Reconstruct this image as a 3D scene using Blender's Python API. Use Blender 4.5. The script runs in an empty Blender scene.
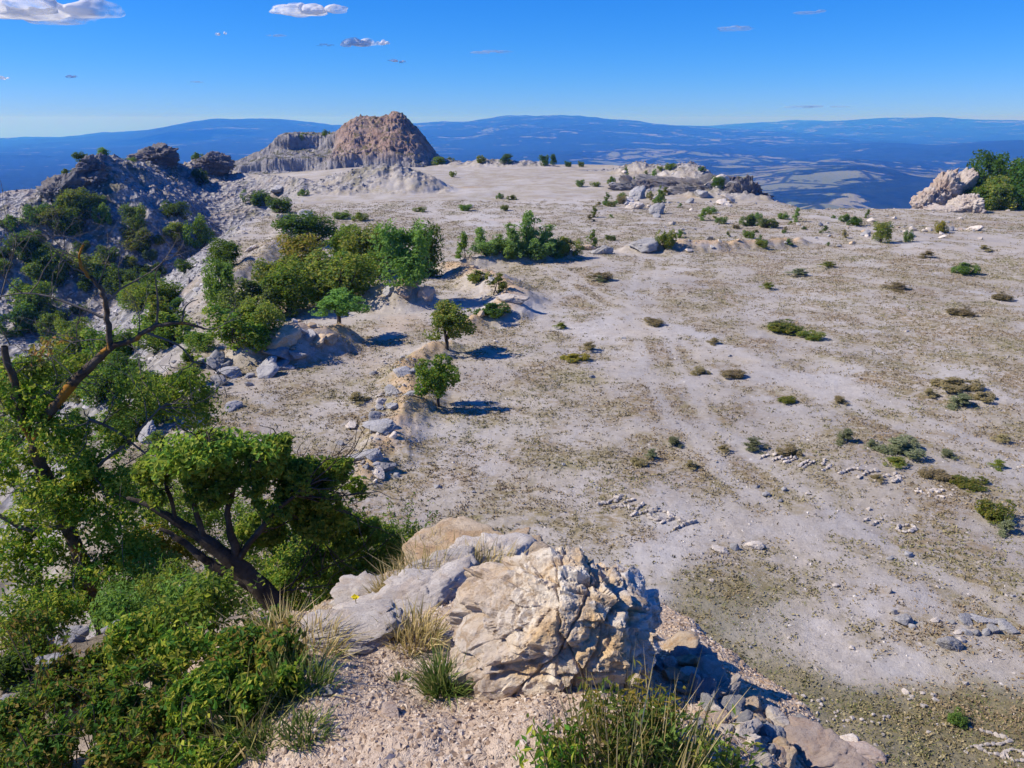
import bpy, math, random
import numpy as np
from mathutils import Vector, Matrix

# ------------------------------------------------------------------ camera, sky, sun, exposure
S = bpy.context.scene
C = S.collection
R_ = math.radians
FPX = 788.0                       # focal length in pixels of the 1024 x 768 frame
PITCH = R_(18.6)
EYE = np.array([0.0, 0.0, 12.0])
cam_d = bpy.data.cameras.new('camera')
cam = bpy.data.objects.new('camera', cam_d)
C.objects.link(cam)
cam.location = EYE
cam.rotation_euler = (math.pi/2 - PITCH, 0, 0)
cam_d.sensor_width = 36.0
cam_d.lens = 36.0*FPX/1024.0
cam_d.clip_start = 0.05
cam_d.clip_end = 200000
S.camera = cam

SUN_EL, SUN_AZ = R_(42), R_(-90)          # azimuth clockwise from +Y (the view direction)
W = bpy.data.worlds.new('World')
S.world = W
W.use_nodes = True
nt = W.node_tree
nt.nodes.clear()
sky = nt.nodes.new('ShaderNodeTexSky')
sky.sky_type = 'NISHITA'
sky.sun_disc = False
sky.sun_elevation = SUN_EL
sky.sun_rotation = SUN_AZ
sky.altitude = 2200
sky.air_density = 1.0
sky.dust_density = 0.0
sky.ozone_density = 4.0
hsv = nt.nodes.new('ShaderNodeHueSaturation')
hsv.inputs['Saturation'].default_value = 1.15
bg = nt.nodes.new('ShaderNodeBackground')
bg.inputs['Strength'].default_value = 0.115
out = nt.nodes.new('ShaderNodeOutputWorld')
nt.links.new(sky.outputs[0], hsv.inputs['Color'])
# the photograph's white balance and tone curve, channel by channel
sep = nt.nodes.new('ShaderNodeSeparateColor'); cmb = nt.nodes.new('ShaderNodeCombineColor')
nt.links.new(hsv.outputs[0], sep.inputs[0])
for ch, (pw, gain) in enumerate(((1.5, .34), (.84, .465), (.68, .91))):
    m1 = nt.nodes.new('ShaderNodeMath'); m1.operation = 'MULTIPLY'; m1.inputs[1].default_value = .115
    m2 = nt.nodes.new('ShaderNodeMath'); m2.operation = 'POWER'; m2.inputs[1].default_value = pw
    m3 = nt.nodes.new('ShaderNodeMath'); m3.operation = 'MULTIPLY'; m3.inputs[1].default_value = gain/.115
    nt.links.new(sep.outputs[ch], m1.inputs[0]); nt.links.new(m1.outputs[0], m2.inputs[0])
    nt.links.new(m2.outputs[0], m3.inputs[0]); nt.links.new(m3.outputs[0], cmb.inputs[ch])
nt.links.new(cmb.outputs[0], bg.inputs[0])
nt.links.new(bg.outputs[0], out.inputs[0])

sun_d = bpy.data.lights.new('sun', 'SUN')
sun_d.energy = 4.8
sun_d.angle = R_(0.53)
sun_d.color = (1.0, 0.91, 0.78)
sun = bpy.data.objects.new('sun', sun_d)
C.objects.link(sun)
sd = Vector((math.sin(SUN_AZ)*math.cos(SUN_EL), math.cos(SUN_AZ)*math.cos(SUN_EL), math.sin(SUN_EL)))
sun.rotation_euler = sd.to_track_quat('Z', 'Y').to_euler()
sun.location = (-40, 0, 60)

S.view_settings.view_transform = 'Standard'
S.view_settings.look = 'None'
S.view_settings.exposure = 0.38
S.view_settings.gamma = 1.0
S.render.engine = 'CYCLES'
S.cycles.use_denoising = True
S.cycles.max_bounces = 6
S.cycles.diffuse_bounces = 3
S.cycles.glossy_bounces = 1
S.cycles.transmission_bounces = 3
S.cycles.transparent_max_bounces = 6
S.cycles.volume_bounces = 2
S.cycles.caustics_reflective = False
S.cycles.caustics_refractive = False

# ------------------------------------------------------------------ numpy noise
_RG = np.random.default_rng(7)
_PERM = np.tile(_RG.permutation(1024).astype(np.int32), 3)
_GA = _RG.random(1024)*2*np.pi
_GX, _GY = np.cos(_GA).astype(np.float32), np.sin(_GA).astype(np.float32)
_VAL = (_RG.random(1024)*2-1).astype(np.float32)

def noise2(x, y, seed=0):
    x = np.asarray(x, np.float32); y = np.asarray(y, np.float32)
    fx0 = np.floor(x); fy0 = np.floor(y)
    fx = x-fx0; fy = y-fy0
    ix = (fx0.astype(np.int32)+seed*37) & 1023; iy = (fy0.astype(np.int32)+seed*101) & 1023
    pa = _PERM[ix]; pb = _PERM[ix+1]
    def g(p, dy, gx, gy):
        k = _PERM[p+iy+dy]
        return _GX[k]*gx+_GY[k]*gy
    u = fx*fx*fx*(fx*(fx*6-15)+10); v = fy*fy*fy*(fy*(fy*6-15)+10)
    n00 = g(pa, 0, fx, fy); n10 = g(pb, 0, fx-1, fy)
    n01 = g(pa, 1, fx, fy-1); n11 = g(pb, 1, fx-1, fy-1)
    a = n00+(n10-n00)*u
    return (a+(n01+(n11-n01)*u-a)*v)*1.5

def noise3(p, seed=0):
    p = np.asarray(p, np.float32)
    fl = np.floor(p); f = p-fl
    i = fl.astype(np.int32)
    ix = (i[..., 0]+seed*37) & 1023; iy = (i[..., 1]+seed*101) & 1023; iz = (i[..., 2]+seed*53) & 1023
    u = f*f*(3-2*f)
    r = 0
    for dx in (0, 1):
        a = _PERM[ix+dx]; wx = u[..., 0] if dx else 1-u[..., 0]
        for dy in (0, 1):
            b = _PERM[a+iy+dy]; wy = wx*(u[..., 1] if dy else 1-u[..., 1])
            for dz in (0, 1):
                r = r+wy*(u[..., 2] if dz else 1-u[..., 2])*_VAL[_PERM[b+iz+dz]]
    return r

def fbm2(x, y, scale, octs=4, seed=0, gain=0.5, ridged=False):
    x = np.asarray(x, float)/scale; y = np.asarray(y, float)/scale
    s = 0; a = 1.0; t = 0
    for o in range(octs):
        n = noise2(x, y, seed+o*17)
        if ridged:
            n = 1-2*np.abs(n)
        s = s+a*n; t += a
        a *= gain
        x = x*2.03+13.7; y = y*2.03-7.1
    return s/t

def fbm3(p, scale, octs=4, seed=0, gain=0.5, ridged=False):
    p = np.asarray(p, float)/scale
    s = 0; a = 1.0; t = 0
    for o in range(octs):
        n = noise3(p, seed+o*17)
        if ridged:
            n = 1-2*np.abs(n)
        s = s+a*n; t += a
        a *= gain
        p = p*2.03+11.3
    return s/t

def sstep(a, b, x):
    t = np.clip((np.asarray(x, float)-a)/(b-a), 0, 1)
    return t*t*(3-2*t)

def smax(a, b, k):
    h = np.clip(0.5+0.5*(a-b)/k, 0, 1)
    return b+(a-b)*h+k*h*(1-h)

# ------------------------------------------------------------------ pixel -> place
SP, CP = math.sin(PITCH), math.cos(PITCH)
def ray(px, py):
    a = (px-512)/FPX; b = (384-py)/FPX
    return np.array([a, CP+b*SP, -SP+b*CP])
def G(px, py, z=0.0):
    d = ray(px, py); t = (z-EYE[2])/d[2]
    return EYE+d*t
def floor_z(r):
    r = np.maximum(r, 12.0)
    return -.0125*(r+144/r)
def FG(px, py, h=0.0):
    """a point h above the quarry floor, which falls gently away from the hump"""
    g = G(px, py, h-.4)
    for _ in range(4):
        g = G(px, py, h+floor_z(math.hypot(g[0], g[1])))
    return g
def D(px, py, y):
    d = ray(px, py)
    return EYE+d*(y/d[1])
def elev(py, px=512):
    d = ray(px, py)
    return d[2]/math.hypot(d[0], d[1])

# ------------------------------------------------------------------ terrain height
def ridge(x, y, pts, slope, rnd=0.4, slope2=None):
    """Height of a ridge line: the crest points carry z, the flanks fall at a slope (slope2 on the right of its way)."""
    best = np.full(np.shape(x), -1e4)
    for (x0, y0, z0), (x1, y1, z1) in zip(pts[:-1], pts[1:]):
        dx, dy = x1-x0, y1-y0
        L2 = dx*dx+dy*dy+1e-9
        t = np.clip(((x-x0)*dx+(y-y0)*dy)/L2, 0, 1)
        ex = x-(x0+t*dx); ey = y-(y0+t*dy)
        d = np.sqrt(ex*ex+ey*ey)
        s = slope
        if slope2 is not None:
            side = dx*ey-dy*ex
            s = np.where(side < 0, slope2, slope)
        best = np.maximum(best, z0+t*(z1-z0)-s*(np.sqrt(d*d+rnd*rnd)-rnd))
    return best

XL_Y = [-50, 0, 20, 32, 50, 70, 105, 140, 168, 185, 260]
XL_X = [-10, -10, -12.5, -14.5, -19, -25.5, -33.5, -37, -41, -60, -90]
FL_Y = [-60, 0, 60, 100, 150, 186, 200]
FL_Z = [-40, -34, -27, -22, -11, 0.5, 1.0]
def azpx(x, y):
    return 512+(np.asarray(x)/np.maximum(np.asarray(y), 1e-3))*FPX*0.975
EDGE_P = [-900, -200, 0, 100, 200, 250, 430, 450, 600, 660, 700, 750, 790, 900, 1024, 1500]
EDGE_R = [150, 190, 200, 215, 260, 300, 300, 262, 250, 222, 182, 152, 133, 140, 166, 170]

def pts3(lst):
    """(px, py, height) -> crest points standing on the quarry floor"""
    o = []
    for px, py, h in lst:
        g = FG(px, py, h); o.append(tuple(g))
    return o
BERMS = [  # crest (px, py, height), slope
    (pts3([(366, 470, .3), (385, 442, .5), (398, 412, .6), (412, 386, .7), (405, 362, .5), (438, 340, .5)]), .55),
    (pts3([(468, 322, .3), (503, 304, .8), (514, 288, 1.0), (492, 272, 1.2), (452, 262, .6)]), .5),
    (pts3([(258, 332, 1.4), (285, 324, 1.7), (318, 325, 1.5), (338, 327, .9)]), .75),
    (pts3([(385, 284, 1.4), (402, 280, 1.8), (425, 288, .6)]), .7),
    (pts3([(470, 257, .7), (520, 252, .9), (565, 250, .8)]), .5),
    (pts3([(640, 242, .9), (680, 240, 1.1), (735, 240, .9), (800, 238, .5)]), .5),
    (pts3([(300, 215, .8), (275, 240, .9), (235, 275, .6)]), .5),
]
FARM = [  # far gravel mounds: crest by pixel and depth (px, py of crest, y)
    ([D(200, 172, 185), D(235, 170, 180), D(300, 180, 172)], .42),
    ([D(330, 178, 168), D(360, 170, 164), D(392, 165, 162), D(412, 172, 160)], .5),
    ([D(255, 186, 160), D(300, 184, 158), D(352, 186, 156)], .4),
    ([D(600, 172, 215), D(640, 166, 200), D(690, 166, 190), D(706, 174, 178)], .3),
    ([D(640, 190, 160), D(690, 188, 152), D(738, 190, 146)], .35),
    ([D(470, 160, 245), D(510, 161, 240), D(540, 163, 240)], .3),
]
LEFT = [D(236, 172, 190), D(205, 160, 190), D(160, 160, 178), D(97, 156, 150), D(52, 186, 143), D(0, 220, 134), D(-140, 330, 112), D(-300, 480, 90)]
MOUND = [(-1.2, -7, 11.6), (0.0, 0.0, 10.42), (-0.1, 1.7, 10.2), (0.0, 2.9, 9.75), (-.35, 4.2, 9.2), (-.4, 4.9, 8.6)]
RIM = [(-14, 7), (-5, 4.6), (-2.6, 3.9), (-1.15, 3.75), (-.75, 4.3), (-.2, 4.75), (.35, 4.25), (.80, 3.5), (1.02, 2.9), (1.16, 2.1), (1.35, 0), (1.4, -9)][::-1]

def bbox(x, y, pts, pad):
    P = np.array(pts)
    return (x > P[:, 0].min()-pad) & (x < P[:, 0].max()+pad) & (y > P[:, 1].min()-pad) & (y < P[:, 1].max()+pad)

def rim_dist(x, y):
    """distance beyond the brow of the hump (positive outside, where the ground drops)"""
    best = np.full(np.shape(x), 1e9); sg = np.zeros(np.shape(x))
    for (x0, y0), (x1, y1) in zip(RIM[:-1], RIM[1:]):
        dx, dy = x1-x0, y1-y0
        t = np.clip(((x-x0)*dx+(y-y0)*dy)/(dx*dx+dy*dy), 0, 1)
        ex = x-(x0+t*dx); ey = y-(y0+t*dy)
        d = ex*ex+ey*ey
        k = d < best
        best = np.where(k, d, best); sg = np.where(k, np.sign(dy*ex-dx*ey), sg)
    return np.sqrt(best)*sg

def mound(x, y):
    m = ridge(x, y, MOUND, .42, .6)
    s = rim_dist(x, y)+.12*fbm2(x, y, .7, 3, 87)
    s = np.sqrt(np.maximum(s, 0)**2+.01)-.1
    return m-s*(.38+.7*sstep(-2.2, -.6, x)+.7*sstep(.3, .9, x))

def H(x, y, detail=True):
    sh = np.shape(x)
    x = np.array(x, float).ravel(); y = np.array(y, float).ravel()
    r = np.hypot(x, y)
    z = floor_z(r)
    m = (r > 14) & (r < 420)
    X, Y, Rr = x[m], y[m], r[m]
    # quarry floor, rising a little towards its far rim
    q = 0.22*fbm2(X, Y, 9.0, 3, 5)*sstep(14, 40, Rr)+0.5*fbm2(X, Y, 40.0, 3, 9)*sstep(40, 140, Rr)
    q = q+sstep(-70, -40, X)*(1-sstep(20, 75, X))*sstep(118, 205, Y)*1.8+0.4*sstep(100, 125, Y)*sstep(15, 40, X)
    z[m] += q
    if detail:
        m = (r > 10) & (r < 90)
        z[m] += (0.09*fbm2(x[m], y[m], 3.2, 5, 21, .6)+.07*fbm2(x[m], y[m], 6.5, 3, 23, .5, True)+.02*fbm2(x[m], y[m], .5, 3, 22))*sstep(90, 40, r[m])
    for p, s in BERMS:
        m = bbox(x, y, p, 6)
        if m.any():
            X, Y = x[m], y[m]
            z[m] = smax(z[m], ridge(X, Y, p, s, .5)+.45*fbm2(X, Y, 1.6, 4, 31), .25)
    for p, s in FARM:
        m = bbox(x, y, p, 24)
        if m.any():
            X, Y = x[m], y[m]
            b = ridge(X, Y, p, s, 2.0)+1.5*fbm2(X, Y, 9, 4, 37, .55)+.9*fbm2(X, Y, 3.2, 3, 38, ridged=True)-.3
            z[m] = smax(z[m], b, .8)
    # gully on the left
    m = (x < -8) & (r < 420)
    if m.any():
        X, Y, Z = x[m], y[m], z[m]
        d = np.interp(Y, XL_Y, XL_X)+2.2*fbm2(X, Y, 14, 3, 51)-X
        gz = np.maximum(-d*0.62, np.interp(Y, FL_Y, FL_Z))+1.2*fbm2(X, Y, 12, 4, 53)+.35*fbm2(X, Y, 2.5, 3, 54)
        t = sstep(-3, 1, d)
        Z = Z*(1-t)+np.minimum(Z, gz)*t
        lh = ridge(X, Y, LEFT, .82, 1.5)
        k = lh > -60
        lh[k] += 2.2*fbm2(X[k], Y[k], 22, 4, 61)+1.9*fbm2(X[k], Y[k], 6, 5, 62, .6, True)-.9
        z[m] = np.where(X < -20, smax(Z, lh, 1.5), Z)
    # outer edge of the plateau
    m = (r > 110)
    if m.any():
        X, Y, Rr = x[m], y[m], r[m]
        re = np.interp(azpx(X, Y), EDGE_P, EDGE_R)
        re = np.where(Y < 5, 126, re)+5*fbm2(X, Y, 22, 3, 71)
        o = np.maximum(Rr-re, 0)
        z[m] -= (np.sqrt(o*o+16)-4)*.62-np.minimum(o, 30)*.05*fbm2(X, Y, 12, 3, 73)
    # the hump the photographer stands on
    m = (r < 24)
    if m.any():
        X, Y, Rr = x[m], y[m], r[m]
        md = mound(X, Y)
        md = md+.20*fbm2(X, Y, 1.1, 3, 81)*sstep(.8, 2.2, Rr)
        if detail:
            near = sstep(14, 6, Rr)
            md = md+near*(.03*fbm2(X, Y, .25, 4, 83)+.006*fbm2(X, Y, .07, 2, 85))
        z[m] = smax(z[m], md, .5)
    return z.reshape(sh)

VAL = -330.0
SKY1 = ([-900, -400, 0, 60, 110, 160, 200, 240, 290, 320, 345, 390, 430, 470, 510, 560, 600, 640, 680, 720, 780, 900, 1300],
        [150, 146, 141, 138, 136, 131, 124, 119.5, 118.5, 122, 126, 126, 124, 121, 117, 116, 119, 123.5, 127, 130, 134, 140, 145])
SKY2 = ([300, 560, 640, 680, 720, 780, 850, 900, 950, 1024, 1300, 1800],
        [140, 136, 128, 127, 124.5, 121.5, 119.5, 119, 120, 120, 122, 128])
SKY3 = ([-900, 200, 430, 560, 620, 700, 760, 830, 900, 985, 1040, 1300],
        [165, 160, 157, 152, 155, 151, 147, 144.5, 144, 138, 140, 150])
SKY4 = ([-900, -300, 0, 100, 250, 400, 620, 720, 780, 840, 900, 960, 1024, 1500],
        [205, 196, 185, 188, 182, 178, 175, 176, 168, 164, 172, 174, 165, 176])
def HF(x, y):
    r = np.hypot(x, y)
    ap = np.where(y > 1, azpx(x, y), np.where(x > 0, 5000, -5000))
    curv = -r*r/(2*6.4e6)
    nz = fbm2(x, y, 2600, 5, 101, .5)
    z = VAL+curv+95*nz*sstep(800, 3000, r)+38*fbm2(x, y, 800, 4, 103)*sstep(700, 2000, r)+70*sstep(300, 620, ap)*fbm2(x, y, 1700, 4, 105, .5, True)*sstep(1800, 3200, r)*sstep(14000, 9000, r)
    for (P, Y), rc, wf, wb, am, sd_ in ((SKY4, 4300, 1000, 1500, 10, 4), (SKY3, 9500, 2400, 2500, 80, 3), (SKY1, 15000, 4600, 4600, 150, 1), (SKY2, 23000, 6500, 7000, 190, 2)):
        ty = np.interp(ap, P, Y)
        b = (384-ty)/FPX
        el = (-SP+b*CP)/(CP+b*SP)*0.985
        rr = rc*(1+.12*fbm2(x, y, rc*.5, 2, 110+sd_))
        top = 12+rr*el-np.where(ap > 3000, 200, 0)
        u = np.where(r < rr, (rr-r)/wf, (r-rr)/wb)
        prof = np.exp(-u*u)
        hz = VAL+curv+(top-VAL-curv)*prof+am*prof*fbm2(x, y, rc*.09, 4, 120+sd_, .5)*(.45+.55*np.clip(u, 0, 1))
        z = smax(z, hz, 25)
    return z-900*sstep(16500, 34000, r)*sstep(420, 200, ap)
# ------------------------------------------------------------------ mesh and tag helpers
def tag(o, label=None, cat=None, group=None, kind=None):
    if label: o['label'] = label
    if cat: o['category'] = cat
    if group: o['group'] = group
    if kind: o['kind'] = kind
    return o

def mesh_np(name, V, F, mat=None, smooth=True, attrs=None):
    """F: (n,3) or (n,4) int array"""
    me = bpy.data.meshes.new(name)
    V = np.ascontiguousarray(V, np.float32); F = np.ascontiguousarray(F, np.int32)
    n, k = F.shape
    me.vertices.add(len(V)); me.vertices.foreach_set('co', V.ravel())
    me.loops.add(n*k); me.loops.foreach_set('vertex_index', F.ravel())
    me.polygons.add(n)
    me.polygons.foreach_set('loop_start', np.arange(0, n*k, k, dtype=np.int32))
    me.polygons.foreach_set('use_smooth', np.full(n, smooth))
    for nm, a in (attrs or {}).items():
        at = me.attributes.new(nm, 'FLOAT', 'POINT')
        at.data.foreach_set('value', np.ascontiguousarray(a, np.float32))
    me.update(calc_edges=True)
    if mat: me.materials.append(mat)
    return me

def link(name, me, parent=None, loc=None, rot=None, scale=None):
    o = bpy.data.objects.new(name, me)
    C.objects.link(o)
    if loc is not None: o.location = loc
    if rot is not None: o.rotation_euler = rot
    if scale is not None: o.scale = scale if hasattr(scale, '__len__') else (scale,)*3
    if parent is not None: o.parent = parent
    return o

class NT:
    """small node helper"""
    def __init__(s, name):
        s.m = bpy.data.materials.new(name); s.m.use_nodes = True
        s.t = s.m.node_tree; s.t.nodes.clear()
        s.out = s.t.nodes.new('ShaderNodeOutputMaterial')
    def n(s, typ, **kw):
        nd = s.t.nodes.new(typ)
        for k, v in kw.items():
            setattr(nd, k, v)
        return nd
    def l(s, a, b): s.t.links.new(a, b)
    def put(s, sock, v):
        if isinstance(v, bpy.types.NodeSocket): s.l(v, sock)
        elif v is not None:
            if hasattr(v, '__len__') and len(v) == 3 and len(sock.default_value) == 4: v = (*v, 1)
            sock.default_value = v
    def pos(s):
        return s.n('ShaderNodeNewGeometry').outputs['Position']
    def obj(s):
        return s.n('ShaderNodeTexCoord').outputs['Object']
    def noise(s, vec, scale, detail=4, rough=.55, dist=0.0, w=None):
        nd = s.n('ShaderNodeTexNoise')
        s.l(vec, nd.inputs['Vector'])
        nd.inputs['Scale'].default_value = scale
        nd.inputs['Detail'].default_value = detail
        nd.inputs['Roughness'].default_value = rough
        nd.inputs['Distortion'].default_value = dist
        return nd.outputs['Fac']
    def vor(s, vec, scale, feature='F1', out='Distance', rnd=1.0):
        nd = s.n('ShaderNodeTexVoronoi'); nd.feature = feature
        s.l(vec, nd.inputs['Vector']); nd.inputs['Scale'].default_value = scale
        nd.inputs['Randomness'].default_value = rnd
        return nd.outputs[out]
    def ramp(s, fac, stops, interp='LINEAR'):
        nd = s.n('ShaderNodeValToRGB'); e = nd.color_ramp
        e.interpolation = interp
        while len(e.elements) < len(stops): e.elements.new(.5)
        for el, (p, c) in zip(e.elements, stops):
            el.position = p
            el.color = (c, c, c, 1) if not hasattr(c, '__len__') else (*c, 1)
        s.l(fac, nd.inputs[0])
        return nd.outputs[0]
    def mix(s, fac, a, b, blend='MIX'):
        nd = s.n('ShaderNodeMix', data_type='RGBA', blend_type=blend)
        s.put(nd.inputs[0], fac); s.put(nd.inputs[6], a); s.put(nd.inputs[7], b)
        return nd.outputs[2]
    def math(s, op, a, b=None, c=None, clamp=False):
        nd = s.n('ShaderNodeMath', operation=op, use_clamp=clamp)
        s.put(nd.inputs[0], a)
        if b is not None: s.put(nd.inputs[1], b)
        if c is not None: s.put(nd.inputs[2], c)
        return nd.outputs[0]
    def attr(s, name):
        nd = s.n('ShaderNodeAttribute'); nd.attribute_name = name
        return nd.outputs['Fac']
    def bump(s, h, strength=.5, dist=.05, normal=None):
        nd = s.n('ShaderNodeBump')
        s.l(h, nd.inputs['Height']); nd.inputs['Strength'].default_value = strength
        nd.inputs['Distance'].default_value = dist
        if normal is not None: s.l(normal, nd.inputs['Normal'])
        return nd.outputs[0]
    def finish(s, col, normal=None, rough=.9, spec=.15):
        b = s.n('ShaderNodeBsdfPrincipled')
        s.put(b.inputs['Base Color'], col)
        b.inputs['Roughness'].default_value = rough
        b.inputs['Specular IOR Level'].default_value = spec
        if normal is not None: s.l(normal, b.inputs['Normal'])
        s.l(b.outputs[0], s.out.inputs[0])
        return s.m

# ------------------------------------------------------------------ setting materials
def mat_ground():
    s = NT('quarry_ground'); p = s.pos()
    n_big = s.noise(p, .06, 4, .6, .3)
    n_mid = s.noise(p, .3, 5, .62, .4)
    n_fine = s.noise(p, 2.2, 5, .7)
    n_grain = s.noise(p, 11, 4, .75)
    grey = s.mix(s.ramp(n_big, [(.42, 0), (.58, 1)]), (.385, .36, .34), (.55, .518, .488))
    tan = s.mix(s.ramp(n_mid, [(.42, 0), (.60, 1)]), grey, (.47, .42, .36))
    base = s.mix(s.ramp(n_fine, [(.3, .55), (.7, 0)]), tan, (.27, .235, .20))
    base = s.mix(s.ramp(n_grain, [(.3, .55), (.48, 0)]), base, (.20, .175, .15))
    base = s.mix(s.ramp(n_grain, [(.56, 0), (.74, .6)]), base, (.58, .53, .49))
    # lilac-grey fine gravel lanes
    base = s.mix(s.math('MULTIPLY', s.attr('lane'), .75), base, s.mix(n_grain, (.37, .35, .335), (.53, .505, .48)))
    # dry moss and thin brown growth
    speck = s.ramp(s.noise(p, 3.2, 4, .75), [(.42, 0), (.56, 1)])
    mossm = s.math('MULTIPLY', s.attr('veg'), s.math('MULTIPLY_ADD', speck, .75, .22), clamp=True)
    moss = s.mix(s.ramp(n_mid, [(.35, 0), (.65, 1)]), (.27, .20, .125), (.25, .22, .115))
    base = s.mix(mossm, base, moss)
    # green-brown turf at the foot of the hump
    turf = s.mix(s.ramp(s.noise(p, .9, 4, .7), [(.35, 0), (.68, 1)]), (.125, .115, .04), (.25, .20, .095))
    turf = s.mix(s.ramp(s.noise(p, 6, 3, .7), [(.4, .5), (.55, 0)]), turf, (.05, .055, .02))
    base = s.mix(s.math('MULTIPLY', s.attr('turf'), .9), base, turf)
    # ochre earth on the berms
    och = s.mix(n_fine, (.48, .30, .15), (.58, .42, .26))
    base = s.mix(s.math('MULTIPLY', s.attr('ochre'), s.ramp(n_fine, [(.25, 1), (.75, .35)])), base, och)
    # broken rock on the steep sides
    vv = s.vor(p, .75); v2 = s.vor(p, 2.1)
    rk = s.mix(s.ramp(v2, [(.1, 0), (.7, 1)]), (.42, .41, .415), (.21, .205, .21))
    rk = s.mix(s.ramp(s.noise(p, .22, 4, .6), [(.50, 0), (.66, .5)]), rk, (.33, .26, .21))
    rk = s.mix(s.ramp(s.noise(p, .12, 4, .7), [(.52, 0), (.62, .7)]), rk, (.10, .095, .045))
    base = s.mix(s.attr('rock'), base, rk)
    # earth under the shrubs
    soil = s.mix(n_fine, (.10, .075, .045), (.22, .18, .13))
    base = s.mix(s.math('MULTIPLY', s.attr('soil'), .85), base, soil)
    # stony pink-beige path in front
    pth = s.mix(s.ramp(s.noise(p, 9, 5, .75), [(.3, 0), (.7, 1)]), (.36, .265, .19), (.58, .475, .37))
    pth = s.mix(s.ramp(s.noise(p, 2.5, 3, .6), [(.5, 0), (.7, .6)]), pth, (.42, .35, .29))
    base = s.mix(s.attr('path'), base, pth)
    b1 = s.bump(s.noise(p, 5.5, 6, .8), .55, .12)
    b2 = s.bump(s.math('MULTIPLY', vv, s.attr('rock')), .9, 1.0, b1)
    b3 = s.bump(s.math('MULTIPLY', s.vor(p, 26), s.attr('path')), .3, .015, b2)
    return s.finish(base, b3, .95, .1)

def mat_valley():
    s = NT('valley_land'); p = s.pos()
    fo = s.mix(s.ramp(s.noise(p, .012, 4, .7), [(.35, 0), (.65, 1)]), (.008, .017, .010), (.022, .036, .016))
    fields = s.mix(s.ramp(s.noise(p, .0014, 3, .5), [(.4, 0), (.6, 1)]), (.11, .135, .07), (.21, .205, .125))
    cell = s.n('ShaderNodeTexVoronoi'); s.l(p, cell.inputs['Vector']); cell.inputs['Scale'].default_value = .0036
    fields = s.mix(.6, fields, s.mix(cell.outputs['Color'], (.08, .13, .045), (.27, .24, .14)))
    mp = s.n('ShaderNodeMapping'); s.l(p, mp.inputs['Vector']); mp.inputs['Scale'].default_value = (.7, 1, 1)
    wood = s.noise(mp.outputs[0], .0015, 7, .62, .9)
    cov = s.math('ADD', wood, s.math('MULTIPLY', s.attr('field'), .075))
    cov = s.math('ADD', cov, s.math('MULTIPLY_ADD', s.noise(p, .0052, 4, .65, .5), .30, -.15))
    msk = s.ramp(cov, [(.60, 0), (.612, 1)])
    edge = s.ramp(s.vor(p, .0036, 'DISTANCE_TO_EDGE', 'Distance'), [(.03, .9), (.075, 0)])
    hedge = s.ramp(s.noise(p, .006, 4, .7), [(.42, 1), (.48, 0)])
    col = s.mix(msk, fo, s.mix(s.math('MAXIMUM', s.math('MULTIPLY', hedge, .9), edge), fields, fo))
    b = s.bump(s.noise(p, .03, 4, .7), .6, 12)
    return s.finish(col, b, 1.0, .0)

# ------------------------------------------------------------------ the ground: one sheet out to the horizon, split where the plateau ends
def ang_grid():
    a = np.concatenate([np.linspace(-math.pi, R_(-52), 60, endpoint=False), np.linspace(R_(-52), R_(-38), 60, endpoint=False),
                        np.linspace(R_(-38), R_(38), NA, endpoint=False), np.linspace(R_(38), R_(52), 60, endpoint=False),
                        np.linspace(R_(52), math.pi, 60)])
    return a
NA = 860
ANG = ang_grid()
def radii(segs):
    o = []
    for a, b, n in segs:
        o.append(np.geomspace(a, b, n, endpoint=False))
    return np.concatenate(o+[[segs[-1][1]]])
RN = radii([(.25, 1.2, 14), (1.2, 6, 240), (6, 14, 80), (14, 60, 220), (60, 320, 360), (320, 640, 30)])
RF = radii([(640, 3000, 60), (3000, 31000, 320), (31000, 36000, 8)])

def polar_faces(nr, na):
    i = np.arange(nr-1)[:, None]*na; j = np.arange(na-1)[None, :]
    a = (i+j).ravel()
    return np.stack([a, a+na, a+na+1, a+1], 1)

rr, aa = np.meshgrid(RN, ANG, indexing='ij')
gx = (rr*np.sin(aa)).ravel(); gy = (rr*np.cos(aa)).ravel()
gz = H(gx, gy)
rg = np.hypot(gx, gy)
k_ = rg > 325
t = sstep(330, 640, rg[k_])
gz[k_] = gz[k_]*(1-t)+HF(gx[k_], gy[k_])*t
gz = np.where(rg < 330, np.maximum(gz, -200), gz)

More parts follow.
